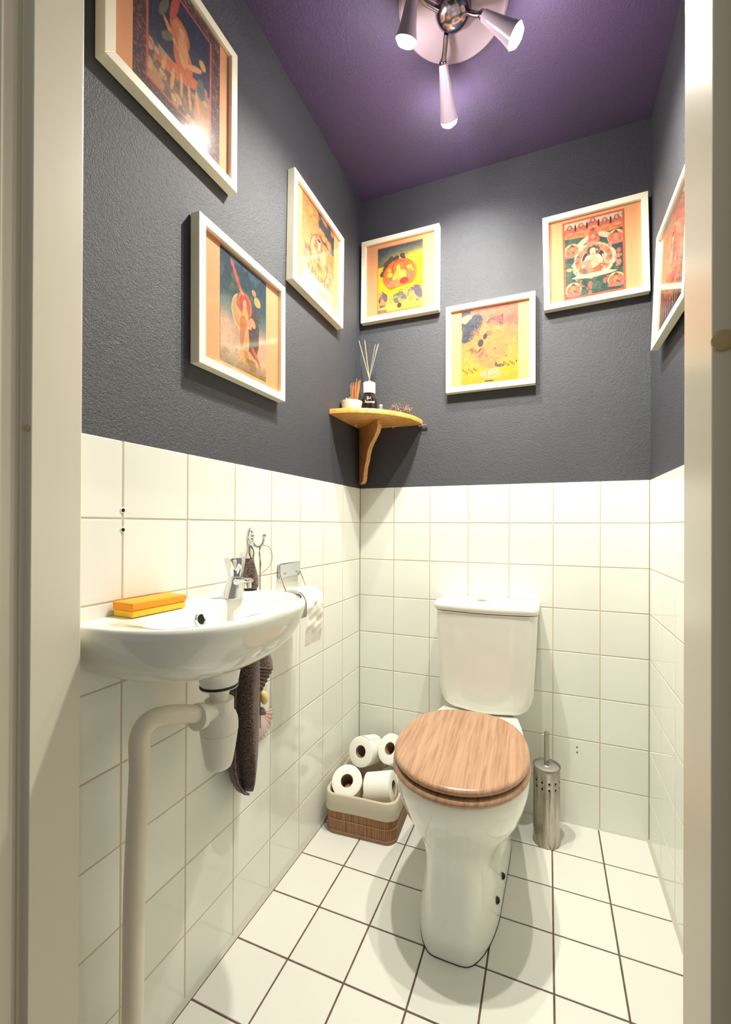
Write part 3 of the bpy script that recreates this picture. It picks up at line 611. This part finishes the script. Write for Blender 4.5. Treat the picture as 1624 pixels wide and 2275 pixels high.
# bracket stands in the diagonal; p = distance from corner along diagonal*1.414 (x = p, y = -p)
bp = [(p[0] , p[1]) for p in fr]; poly = bp + [(.006, 1.203), (.006, 1.432)]
n2 = Vector((D, D, 0)); hb = .0085
ring0 = [(Vector((p, -p, z)) + n2 * hb) for p, z in poly]; ring1 = [(Vector((p, -p, z)) - n2 * hb) for p, z in poly]
MB().loft([ring0, ring1]).build('bracket', M_pine_bracket, shelf, smooth=40, bevel=.0008)
MB().tube([(.255, -.0075, ZS - .0225), (.291, -.0075, ZS - .0225)], .0042, 16).build('steel_rod', M_steel, shelf)
for (x, y, dx, dy) in ((.050, -.135, -.4, -1), (.160, -.060, 1, -.3)):
    MB().tube(bez([(x, y, ZS - .018), (x, y, ZS - .028), (x + .004 * dx, y + .004 * dy, ZS - .036), (x + .011 * dx, y + .011 * dy, ZS - .036), (x + .014 * dx, y + .014 * dy, ZS - .029)], 5), .0013, 8).build('cup_hook', M_chrome, shelf)
# reed diffuser
rd = thing('reed_diffuser', 'dark glass diffuser bottle with white collar and long reeds on the corner shelf', 'diffuser', (.074, -.082, ZS))
M_amb = mat('dark_amber_glass', (26, 14, 10), .06, spec=.7, Coat_Weight=.6)
MB().lathe([(.028, 0), (.0325, .002), (.0335, .008), (.0335, .062), (.031, .076), (.024, .088), (.0205, .094), (.0205, .100)], n=40).build('bottle', M_amb, rd)
MB().lathe([(.0225, .0995), (.0245, .101), (.0245, .140), (.0235, .1425), (.012, .143), (.011, .138)], n=40).build('collar', M_plastic, rd)
M_reed = mat('pale_reed', (206, 178, 134), .8); M_reedg = mat('grey_reed', (150, 146, 136), .8)
rn = random.Random(11)
for k, (dx, dy, L_) in enumerate([(-.055, -.018, .30), (-.035, .012, .31), (-.028, .0, .30), (.030, .01, .28), (.038, -.005, .28), (.046, .012, .285), (.060, -.008, .28), (.034, .02, .27)]):
    p0 = Vector((-.2 * dx, -.2 * dy, .12)); MB().tube([p0, p0 + Vector((dx * .9, dy, L_ - .11)), ], .0013, 6).build('reed', M_reed if k in (0, 2) else M_reedg, rd)
# bottle lettering
M_ink = mat('white_lettering', (240, 238, 230), .6)
def text(s_, size, loc, rz, parent, m, name='lettering', ext=.0002):
    cu = bpy.data.curves.new(name, 'FONT'); cu.body = s_; cu.size = size; cu.extrude = ext; cu.align_x = 'CENTER'
    ob = bpy.data.objects.new(name, cu); dg = None; COL.objects.link(ob); ob.data.materials.append(m)
    bpy.context.view_layer.update(); me = bpy.data.meshes.new_from_object(ob.evaluated_get(bpy.context.evaluated_depsgraph_get())); COL.objects.unlink(ob); bpy.data.objects.remove(ob)
    ob = bpy.data.objects.new(name, me); COL.objects.link(ob)
    ob.parent = parent; ob.location = loc; ob.rotation_euler = (R(90), 0, rz); return ob
fa = math.atan2(.654, 1.519)     # bottle front faces the door
fx, fy = math.sin(fa), -math.cos(fa)
text('ij', .022, (fx * .0337 - .005, fy * .0337, .068), fa, rd, M_ink)
text('home', .0165, (fx * .0342 + .003, fy * .0342, .055), fa, rd, M_ink)
# bowl with sticks
sb = thing('incense_bowl', 'small white ceramic bowl holding incense sticks and matches on the corner shelf', 'bowl', (.037, -.163, ZS))
MB().lathe([(.022, 0), (.026, .003), (.036, .022), (.041, .050), (.0395, .050), (.034, .024), (.02, .008)], n=40).build('bowl_body', M_cer, sb)
M_inc = mat('orange_incense', (196, 124, 64), .8); M_match = mat('pale_matchwood', (236, 208, 140), .8)
for k in range(22):
    a, r_ = rn.uniform(0, 6.28), rn.uniform(0, .014); x, y = .016 + r_ * math.cos(a), r_ * math.sin(a)
    MB().tube([(x * .6, y * .5, .012), (x + rn.uniform(-.012, .010), y * 1.3, .128 + rn.uniform(-.028, .014))], .0011, 6).build('incense_stick', M_inc, sb)
for k in range(9):
    x, y = rn.uniform(-.024, -.002), rn.uniform(-.015, .015); MB().tube([(x * .7, y, .012), (x + rn.uniform(-.006, .006), y, .068 + rn.uniform(-.008, .008))], .0015, 6).build('matchstick', M_match, sb)
sv = thing('glass_vial', 'tiny clear glass vial beside the dark diffuser bottle', 'vial', (.125, -.085, ZS))
M_vial = mat('clear_glass', (220, 214, 196), .08, Transmission_Weight=.8)
MB().lathe([(.009, 0), (.010, .004), (.010, .034), (.007, .039), (.006, .046)], n=20).build('vial_body', M_vial, sv)
MB().lathe([(.0065, .045), (.0065, .052)], n=16).build('stopper', M_match, sv)
# dried flowers
df = thing('dried_flowers', 'bunch of dried mauve flowers lying on the right of the corner shelf', 'dried flowers', (.195, -.092, ZS))
M_fl = mat('dried_mauve_petals', (112, 92, 100), .9); L(M_fl, ramp(M_fl, noise(M_fl, coords(M_fl), 260, 2), [(.35, (72, 56, 66)), (.5, (128, 106, 112)), (.66, (170, 138, 124))]), bsdf(M_fl).inputs['Base Color'])
fl = MB(); st = MB()
for k in range(230):
    t = rn.random(); x = -.045 + .100 * t + rn.gauss(0, .004); y = .02 - .035 * t + rn.gauss(0, .008); z = .006 + abs(rn.gauss(0, .019)) * (1 - .3 * t); s_ = rn.uniform(.0016, .0036)
    fl.ball((x, y, z), s_, 6, (1, 1, rn.uniform(.8, 1.5)))
    if k % 4 == 0: st.tube([(x, y, z), (x + rn.uniform(-.010, .010), y + rn.uniform(-.008, .008), z + rn.uniform(.004, .016))], .0005, 5)
o = fl.build('blossoms', M_fl, df, smooth=60); o['kind'] = 'stuff'
o = st.build('twigs', M_reed, df, smooth=60); o['kind'] = 'stuff'
MB().tube([(-.015, .024, .012), (.042, .018, .028)], .0075, 14).build('paper_wrap', M_match, df)

# ------------------------------------------------------------------ wash basin
basin = thing('wash_basin', 'small white oval ceramic wash basin on the left tiled wall', 'sink', (0, 0, 0))
YC, HW, DX = -.925, .2235, .2450
NB = 96
def outl(z, sx, sy, x0=.0, cx=0.0, nx=2.9, ny=2.9, yc=YC):
    """D outline: flat on the wall, bowed towards the room"""
    out = []
    for k in range(64):
        a = math.pi * k / 63; out.append((x0 + DX * sx * sgp(math.sin(a), 2 / nx) + cx, yc - HW * sy * sgp(math.cos(a), 2 / ny), z))
    out = [(x, min(y, (-.7350 + .0335 * math.sqrt(max(0, 1 - ((.042 - x) / .042) ** 2)) if x < .042 else 1)) if y > -.8 else y, z) for x, y, z in out]
    for k in range(1, 33):
        t = k / 33; a, b = out[63], out[0]; out.append((a[0] + (b[0] - a[0]) * t, a[1] + (b[1] - a[1]) * t, z))
    return out
def oval(z, cx, cy, rx, ry, n_=2.6):   # inner bowl, same vertex order (starts at low-Y on wall side)
    out = []
    for k in range(64):
        a = math.pi * k / 63 ; out.append((cx + rx * sgp(math.sin(a), 2 / n_), cy - ry * sgp(math.cos(a), 2 / n_), z))
    for k in range(1, 33):
        a = math.pi * (1 + k / 33); out.append((cx + rx * sgp(math.sin(a), 2 / n_), cy - ry * sgp(math.cos(a), 2 / n_), z))
    return out
ZR = .8685
rings = [outl(.742, .52, .30, x0=.0), outl(.744, .60, .42), outl(.752, .70, .58), outl(.766, .80, .74), outl(.786, .885, .87), outl(.810, .945, .945), outl(.836, .985, .985), outl(.850, 1.0, 1.0), outl(.860, 1.003, 1.003), outl(.866, .992, .996), outl(ZR, .975, .985),
         oval(ZR, .1425, YC + .002, .084, .190), oval(.8665, .1425, YC + .002, .081, .187), oval(.860, .142, YC + .002, .078, .183), oval(.845, .141, YC, .074, .174), oval(.820, .138, YC, .065, .152), oval(.795, .136, YC, .052, .118), oval(.780, .134, YC, .030, .062), oval(.777, .132, YC, .014, .016)]
bs = MB().loft(rings, cap=(True, True)); bs.build('basin_body', M_cer, basin, smooth=75)
# raised rear ledge left of the tap
led = []
for y, hz in ((-1.128, 0), (-1.115, .0012), (-.965, .0014), (-.915, .0055), (-.888, .0055), (-.876, 0)):
    led.append([(.001, y, ZR - .002), (.001, y, ZR + hz), (.048, y, ZR + hz * .9), (.060, y, ZR - .001)])
MB().loft(led).build('rear_ledge', M_cer, basin, smooth=60)
# overflow
MB().lathe([(.0092, -.003), (.0140, -.003), (.0143, .001), (.0130, .0032), (.0104, .0032), (.0092, .001)], (.0695, -.938, .8405), (1, 0, .25), 28, (False, False)).build('overflow_ring', M_chrome, basin)
MB().lathe([(.0094, -.004), (.0094, .0016)], (.0695, -.938, .8405), (1, 0, .25), 28).build('overflow_hole', M_dark, basin)
MB().lathe([(.021, 0), (.022, .0015), (.018, .002), (.010, 0)], (.132, YC, .777), (0, 0, 1), 28).build('drain_ring', M_chrome, basin)
# boss below
def circ(z, cx, cy, rx, ry, n=32): return [(cx + rx * math.cos(2 * math.pi * k / n), cy + ry * math.sin(2 * math.pi * k / n), z) for k in range(n)]
MB().loft([circ(.760, .105, -.935, .055, .062), circ(.742, .108, -.932, .045, .048), circ(.728, .112, -.930, .0385, .0395), circ(.714, .112, -.930, .0365, .0365)]).build('drain_boss', M_cer, basin, smooth=60)
# tap
tap = thing('basin_tap', 'chrome basin tap with fluted knob standing on the wash basin', 'tap', (.060, -.829, ZR))
MB().loft([circ(0, 0, -.003, .0235, .0250), circ(.001, 0, -.003, .0245, .0260), circ(.012, .001, -.002, .0225, .0235), circ(.030, .003, 0, .0185, .0195), circ(.044, .004, 0, .0170, .0170), circ(.0465, .004, 0, .0150, .0150)]).build('tap_body', M_chrome, tap, smooth=40)
spr = []
for t, x, z, w_, h_ in ((0, .000, .0335, .0125, .0115), (1, .018, .0375, .0125, .0090), (2, .036, .0410, .0125, .0062), (3, .050, .0425, .0125, .0052), (4, .0575, .0420, .0105, .0042), (5, .0605, .0410, .006, .002)):
    spr.append([(x + .0 * k, w_ * sgp(math.cos(2 * math.pi * k / 24), .8), z + h_ * sgp(math.sin(2 * math.pi * k / 24), .8)) for k in range(24)])
sp = MB().loft(spr).build('spout', M_chrome, tap, smooth=50)
ar = MB().lathe([(.0095, 0), (.0095, .012), (.008, .0125), (.0078, .004)], (.048, 0, .0255), (0, 0, 1), 20).build('aerator', M_chrome, tap)
for o in (sp, ar): o.rotation_euler = (0, 0, R(-14))
kn = []
def flute(z, r_, amp): return [((r_ + amp * math.cos(5 * a)) * math.cos(a) + .003, (r_ + amp * math.cos(5 * a)) * math.sin(a), z) for a in [2 * math.pi * k / 80 for k in range(80)]]
MB().loft([flute(.0480, .0130, .0006), flute(.0500, .0140, .0012), flute(.066, .0178, .0022), flute(.084, .0212, .0030), flute(.0885, .0212, .0030), flute(.0905, .0195, .0026), flute(.0915, .012, .001)]).build('knob', M_chrome, tap, smooth=38)
# sponge
spg = thing('sponge', 'two-tone orange and yellow sponge lying on the near end of the wash basin', 'sponge', (.033, -1.022, ZR + .0013), R(-3.0))
M_sy = mat('yellow_sponge', (255, 204, 60), .95, Subsurface_Weight=.3, Subsurface_Radius=(.01, .005, .002)); bump(M_sy, noise(M_sy, coords(M_sy), 420, 2), .6, .0015)
M_so = mat('orange_sponge', (255, 156, 40), .9, Subsurface_Weight=.3, Subsurface_Radius=(.01, .004, .001)); bump(M_so, noise(M_so, coords(M_so), 300, 2), .3, .001)
MB().box(-.0255, .0255, -.056, .056, 0, .0125).build('foam_layer', M_sy, spg, smooth=40, bevel=.003, segs=3)
MB().box(-.0265, .0265, -.057, .057, .0125, .0265).build('cloth_layer', M_so, spg, smooth=40, bevel=.003, segs=3)

# ------------------------------------------------------------------ trap and waste pipe
trap = thing('bottle_trap', 'white plastic bottle trap with waste pipe under the wash basin', 'drain trap', (.112, -.930, 0))
MB().lathe([(.0375, .7095), (.0378, .7125), (.0370, .7145)], n=36).build('gasket', M_rubber, trap)
MB().lathe([(.018, .690), (.021, .700), (.030, .705), (.037, .7075), (.037, .7095)], n=36).build('flange', M_plastic, trap)
MB().lathe([(.0175, .660), (.0175, .694)], n=28).build('inlet_tube', M_plastic, trap)
def nut(z0, z1, r_, n=48, amp=.0012): return [[((r_ + (amp if (k // 4) % 2 else 0)) * math.cos(2 * math.pi * k / n), (r_ + (amp if (k // 4) % 2 else 0)) * math.sin(2 * math.pi * k / n), z) for k in range(n)] for z in (z0, z1)]
MB().loft(nut(.652, .682, .0270)).build('union_nut', M_plastic, trap, smooth=30, bevel=.001)
MB().lathe([(.008, .5430), (.018, .5434), (.0235, .5470), (.0265, .555), (.0305, .578), (.0340, .600), (.0358, .6155), (.0360, .6170), (.0350, .6175), (.0352, .6190), (.0368, .6195), (.0368, .632), (.0355, .643), (.0325, .6515), (.0290, .656), (.0270, .658)], n=48).build('cup', M_plastic, trap, smooth=60)
MB().lathe([(.0175, .018), (.0175, .060)], (0, 0, .6620), (0, -1, .12), 28).build('outlet_socket', M_plastic, trap)
MB().lathe([(.0215, 0), (.0245, .001), (.0245, .0135), (.0205, .0145)], (0, -.047, .6680), (0, -1, .15), 28).build('outlet_nut', M_plastic, trap)
PIPE = [(0.112, -0.98, 0.6715), (0.11, -0.9925, 0.6771), (0.105, -1.0214, 0.6882), (0.099, -1.0463, 0.6952), (0.092, -1.0688, 0.6964), (0.088, -1.083, 0.6864), (0.086, -1.088, 0.6639), (0.085, -1.0861, 0.6177), (0.083, -1.0897, 0.5119), (0.08, -1.0916, 0.3954), (0.074, -1.0881, 0.1925), (0.07, -1.086, 0.0)]
path = bez([(a - .112, b + .930, c) for a, b, c in PIPE], 6)
MB().tube(path, .0165, 24).build('waste_pipe', M_pipe, trap, smooth=60)

# ------------------------------------------------------------------ coat hook, towel, shell string
hook = thing('double_hook', 'chrome double robe hook screwed to the tiles behind the tap', 'hook', (.0, -.700, 1.0))
MB().loft([[(x, ry * math.cos(2 * math.pi * k / 28) * (1 + .0 * math.sin(a_)), .0025 + .0255 * math.sin(2 * math.pi * k / 28)) for k in range(28) for a_ in (0,)] for x, ry in ((.0005, .0105), (.004, .0105), (.006, .008))]).build('hook_plate', M_chrome, hook, smooth=50)
for dz in (.016, .004): MB().lathe([(.0028, 0), (.0028, .0012), (.001, .0016)], (.006, .0, dz - .0 + .0), (1, 0, 0), 14).build('screw', M_steel, hook)
for sg in (-1, 1):
    MB().tube(bez([(.004, sg * .002, -.008), (.010, sg * .008, -.020), (.018, sg * .015, -.024), (.025, sg * .021, -.016), (.027, sg * .024, -.002)], 6), [.0038] * 8 + [.0036] * 8 + [.0042] * 9, 14).build('prong', M_chrome, hook, smooth=60)
    MB().ball((.0275, sg * .0245, .005), .0062, 18).build('prong_ball', M_chrome, hook, smooth=60)
M_towel = mat('dark_brown_terry', (104, 82, 76), .95, spec=.1, Sheen_Weight=.35, Sheen_Roughness=.5)
tn = noise(M_towel, coords(M_towel), 330, 2, .6); L(M_towel, ramp(M_towel, tn, [(.30, (44, 30, 28)), (.5, (92, 72, 66)), (.68, (150, 124, 112))]), bsdf(M_towel).inputs['Base Color']); bump(M_towel, tn, 1.0, .004)
towel = thing('hand_towel', 'dark brown terry towel hanging from the hook behind the wash basin', 'towel', (0, 0, 0))
# folded sheet: cross-section in (x,Y) for each height
def sect(z, ya, yr, yb, xr, xg):     # back-left edge, front ridge, right edge ; xr = ridge depth, xg gap depth
    p = [(xg, ya), (.017, ya + .3 * (yr - ya)), (.016, yr - .004), (xr * .6, yr - .005), (xr, yr), (xr * 1.02, yr + .35 * (yb - yr)), (xr * .8, yb - .002), (.018, yb)]
    return [Vector((x, y, z)) for x, y in [(q.x, q.y) for q in bez([(a, b, 0) for a, b in p], 5)]]
tz = [(.948, -.728, -.727, -.724, .030, .027), (.935, -.733, -.730, -.720, .034, .028), (.915, -.742, -.735, -.714, .040, .028), (.895, -.750, -.738, -.710, .044, .029), (.877, -.750, -.738, -.706, .040, .024), (.866, -.734, -.722, -.700, .026, .018), (.80, -.728, -.718, -.697, .024, .016), (.755, -.740, -.725, -.700, .028, .020), (.72, -.782, -.758, -.710, .050, .034), (.68, -.795, -.768, -.716, .057, .040),
      (.60, -.803, -.768, -.718, .058, .044), (.52, -.808, -.764, -.720, .058, .046), (.46, -.810, -.756, -.722, .056, .050), (.42, -.800, -.748, -.724, .052, .052), (.385, -.776, -.742, -.727, .046, .050), (.368, -.752, -.738, -.730, .040, .046)]
tw = MB().loft([sect(*q) for q in tz], closed=False, cap=(False, False)).build('towel_drape', M_towel, towel, smooth=60)
sm = tw.modifiers.new('solid', 'SOLIDIFY'); sm.thickness = .005; sm.offset = 0
# shorter folded corner on the right with a ribbed band
def fl_s(z, y0, y1, x0, x1): return [Vector((x0 + (x1 - x0) * math.sin(math.pi * k / 12) , y0 + (y1 - y0) * k / 12, z)) for k in range(13)]
f2 = MB().loft([fl_s(.76, -.716, -.690, .012, .030), fl_s(.73, -.722, -.666, .014, .040), fl_s(.69, -.724, -.642, .014, .044), fl_s(.665, -.724, -.628, .014, .044), fl_s(.645, -.724, -.623, .014, .042), fl_s(.630, -.724, -.636, .014, .036), fl_s(.605, -.724, -.672, .014, .034), fl_s(.585, -.724, -.702, .014, .030)], closed=False, cap=(False, False)).build('towel_corner', M_towel, towel, smooth=60)
sm = f2.modifiers.new('solid', 'SOLIDIFY'); sm.thickness = .006; sm.offset = 0
M_band = mat('brown_woven_band', (110, 88, 84), .8)
for k in range(6):
    pp = []
    for q in range(9):
        t = .04 + .80 * q / 8; z = .674 - k * .0088 - .040 * t
        y1 = float(np.interp(z, [.585, .605, .630, .645, .665, .69], [-.702, -.672, -.636, -.623, -.628, -.642])); x1 = float(np.interp(z, [.585, .630, .665, .69], [.030, .036, .044, .044]))
        pp.append((.014 + (x1 - .014) * math.sin(math.pi * t) + .0052, -.724 + (y1 + .724) * t, z))
    MB().tube(pp, .0019, 8).build('woven_rib', M_band, towel)
MB().tube(bez([(.029, -.7265, .944), (.026, -.7330, .962), (.022, -.7250, .980), (.024, -.7140, .966), (.029, -.7240, .944)], 6), .0016, 8).build('hanging_loop', M_towel, towel)
# string with shells
shs = thing('shell_string', 'string of sea shells hanging from the right prong beside the towel', 'shell decoration', (0, 0, 0))
M_str = mat('natural_twine', (176, 136, 84), .9)
M_strg = mat('brown_cord', (120, 88, 60), .9)
MB().tube(bez([(.022, -.685, .980), (.024, -.690, .972), (.026, -.690, .93), (.026, -.690, .80), (.026, -.688, .60), (.028, -.688, .50)], 6), .0012, 6).build('cord', M_strg, shs)
MB().tube(bez([(.024, -.682, .980), (.026, -.694, .960), (.028, -.690, .935), (.026, -.690, .91)], 6), .0012, 6).build('twine', M_str, shs)
MB().tube(bez([(.022, -.684, .981), (.038, -.668, .975), (.042, -.660, .950), (.040, -.668, .925), (.027, -.688, .905)], 8), .0008, 6).build('twine_loop', M_str, shs)
M_ysh = mat('yellow_shell', (226, 198, 120), .35)
o = MB().ball((0, 0, 0), .017, 22, (.6, .62, 1.15)).build('yellow_shell', M_ysh, shs, smooth=80, label='yellow oval shell'); o.location = (.040, -.690, .583); o.rotation_euler = (R(14), 0, 0)
M_snl = mat('grey_brown_shell', (112, 92, 86), .5)
sn = MB(); 
for k in range(5): sn.ball((.034, -.694 + .004 * k, .548 - .003 * k + (k % 2) * .002), .010 - .0014 * k, 12)
sn.build('snail_shell', M_snl, shs, smooth=80, label='small grey snail shell')
M_sc = mat('pink_scallop', (226, 200, 190), .45)
scp = []
for i in range(9):
    rr_ = .004 + .058 * i / 8; row = []
    for k in range(61):
        a = R(-64 + 128 * k / 60); rib = .0011 * math.cos(k * math.pi / 2.5) * (i / 8); edge = .0015 * math.cos(k * math.pi / 2.5) if i == 8 else 0
        row.append((.006 * math.sin(math.pi * (.1 + .8 * i / 8)) + rib, (rr_ + edge) * math.sin(a) * .86, -(rr_ + edge) * math.cos(a)))
    scp.append(row)
o = MB().loft(scp, closed=False, cap=(False, False)).build('scallop_shell', M_sc, shs, smooth=80, label='pale pink ribbed scallop shell'); o.location = (.004, -.668, .528); o.rotation_euler = (R(20), 0, 0); o.scale = (1, 1.2, 1.25)
sm = o.modifiers.new('solid', 'SOLIDIFY'); sm.thickness = .0016
L(M_sc, ramp(M_sc, noise(M_sc, coords(M_sc, (1, 1, .4)), 40, 3), [(.3, (206, 164, 156)), (.6, (236, 216, 206))]), bsdf(M_sc).inputs['Base Color'])

# ------------------------------------------------------------------ toilet roll holder
th = thing('roll_holder', 'chrome toilet roll holder with wire arms on the left wall', 'toilet roll holder', (0, 0, 0))
MB().box(.0003, .010, -.578, -.470, .877, .922).build('back_plate', M_satin, th, smooth=40, bevel=.004, segs=3)
for y in (-.553, -.492): MB().lathe([(.0034, 0), (.0034, .0012), (.001, .0018)], (.010, y, .892), (1, 0, 0), 14).build('screw', M_steel, th)
RXc, RZc = .066, .8185
for y, ye in ((-.578, -.606), (-.468, -.500)):
    MB().tube([(.006, y, .896), (RXc * .5, (y + ye) / 2, (.896 + RZc) / 2 + .001), (RXc, ye, RZc)], .0019, 8).build('wire_arm', M_chrome, th)
MB().tube([(RXc, -.607, RZc), (RXc, -.499, RZc)], .0075, 16).build('spindle', M_rubber, th)
hr = thing('hanging_roll', 'started toilet roll with a torn sheet hanging on the chrome holder', 'toilet roll', (RXc, -.550, RZc - .008), R(-90))
roll_mb(.0440, .046, sag=0).build('tissue', M_paper, hr, smooth=50); core_mb(hw=.0455).build('cardboard_core', M_card, hr, smooth=50)
tl = []; rn = random.Random(4)
for i in range(26):     # local x = roll axis, local y = away from wall, z up
    if i < 8:
        a = R(60 - i * 8.5); y, z = .0448 * math.cos(a), .0448 * math.sin(a)
    else:
        t = (i - 8) / 17; y, z = .0448 - .010 * t * t, -.116 * t
    tl.append([(x, y + (0 if i < 7 else (.0016 * math.sin(i * .8 + x * 38) + .0013 * math.sin(i * 1.7 - x * 95 + 1.3) + .0010 * math.sin(i * .45 + x * 160)) * max(0, 1 - abs(i - 15) / 8) + rn.uniform(-.0008, .0008)), z - (x + .046) * .0 * i / 20) for x in np.linspace(-.0455, .0455 - (.004 * (i - 8) / 17 if i > 8 else 0), 14)])
o = MB().loft(tl, closed=False, cap=(False, False)).build('hanging_sheet', M_paper, hr, smooth=80)

# ------------------------------------------------------------------ ceiling lamp
lamp = thing('ceiling_spot_lamp', 'round white ceiling lamp with three lit spot heads above the toilet', 'ceiling lamp', (.5, -.535, CH))
M_lampw = mat('lamp_satin_mauve', (160, 144, 156), .45)
M_smoke = mat('mauve_brushed_chrome', (150, 138, 152), .16, metal=1.0)
MB().lathe([(.140, 0), (.140, -.010), (.134, -.016), (.05, -.019)], n=72, axis=(0, 0, 1)).build('ceiling_plate', M_lampw, lamp, smooth=40)
MB().lathe([(.045, -.016), (.046, -.026), (.042, -.036), (.031, -.045), (.014, -.050), (.003, -.0505)], n=48).build('centre_dome', M_smoke, lamp, smooth=60)
M_shade = mat('frosted_lamp_shade', (176, 162, 178), .25, spec=.6)
M_bulb = bpy.data.materials.new('lit_bulb'); M_bulb.use_nodes = True
be = bsdf(M_bulb); be.inputs['Emission Color'].default_value = (1, .97, .88, 1); be.inputs['Emission Strength'].default_value = 30
def head(j0, s0, s1, pw):
    """j0 joint at the dome, s0 start of the shade, s1 mouth centre (world coordinates)"""
    o0 = Vector(lamp.location); a, b, c = Vector(j0) - o0, Vector(s0) - o0, Vector(s1) - o0; d = (c - b).normalized(); Ls = (c - b).length
    MB().tube([a, (a + b) / 2 + Vector((0, 0, -.002)), b - d * .006], .0065, 14).build('arm', M_smoke, lamp, smooth=60)
    MB().ball(tuple(b - d * .006), .0105, 16).build('joint', M_smoke, lamp, smooth=60)
    MB().lathe([(.010, -.004), (.0125, 0), (.015, Ls * .22), (.0155, Ls * .24), (.0215, Ls * .7), (.0275, Ls), (.0262, Ls), (.0200, Ls * .7), (.013, Ls * .25)], b, d, 36, (True, False)).build('shade', M_shade, lamp, smooth=40)
    MB().lathe([(.0145, Ls * .70), (.0225, Ls * .90), (.0255, Ls * .985), (.0255, Ls * 1.02), (.021, Ls * 1.10), (.010, Ls * 1.15), (.002, Ls * 1.16)], b, d, 32).build('bulb', M_bulb, lamp, smooth=60)
    ld = bpy.data.lights.new('spot_light', 'SPOT'); ld.energy = SPOT_W * 6 * pw; ld.color = SPOT_C; ld.spot_size = R(150); ld.spot_blend = 1.0; ld.shadow_soft_size = .016
    lo = bpy.data.objects.new('spot_light', ld); COL.objects.link(lo); lo.parent = lamp; lo.location = c + d * .022; lo.rotation_euler = (d * .45 + Vector((0, 0, -1))).to_track_quat('-Z', 'Y').to_euler()
    # wide spill of the frosted head
    pd = bpy.data.lights.new('glow_light', 'POINT'); pd.energy = SPOT_W * .30; pd.color = (1, .93, .9); pd.shadow_soft_size = .02
    po = bpy.data.objects.new('glow_light', pd); COL.objects.link(po); po.parent = lamp; po.location = c + d * .03 + Vector((0, 0, -.01))
head((.474, -.500, 2.352), (.452, -.440, 2.335), (.446, -.338, 2.276), .75)
head((.465, -.560, 2.352), (.418, -.622, 2.340), (.392, -.592, 2.268), 1.15)
head((.532, -.530, 2.352), (.578, -.530, 2.322), (.652, -.510, 2.262), 1.1)

# ------------------------------------------------------------------ pieces of parts become sub-parts
def base(o): return o.name.split('.')[0]
SUB = {'toilet': {'flush_ring': 'cistern_lid', 'flush_button': 'cistern_lid', 'screw_cap': 'bowl', 'buffer': 'seat'},
       'wash_basin': {'overflow_hole': 'overflow_ring'}, 'basin_tap': {'aerator': 'spout'},
       'double_hook': {'screw': 'hook_plate', 'prong_ball': 'prong'}, 'roll_holder': {'screw': 'back_plate'},
       'ceiling_spot_lamp': {'bulb': 'shade'}, 'hand_towel': {'woven_rib': 'towel_corner'}, 'reed_diffuser': {'lettering': 'bottle'},
       'storage_basket': {'stitch_line': 'bamboo_wall'}, 'toilet_brush_holder': {'rim': 'canister', 'handle': 'brush_lid'}}
def centre(o):
    vv = np.empty(len(o.data.vertices) * 3); o.data.vertices.foreach_get('co', vv)
    return o.matrix_basis @ Vector(vv.reshape(-1, 3).mean(0))
for root in [o for o in bpy.data.objects if o.parent is None and base(o) in SUB]:
    kids = [c for c in root.children if c.type == 'MESH']
    for c in kids:
        want = SUB[base(root)].get(base(c))
        if not want: continue
        cands = [p for p in kids if base(p) == want]
        cc = centre(c); p = min(cands, key=lambda q: (centre(q) - cc).length)
        c.parent = p; c.matrix_parent_inverse = p.matrix_basis.inverted()
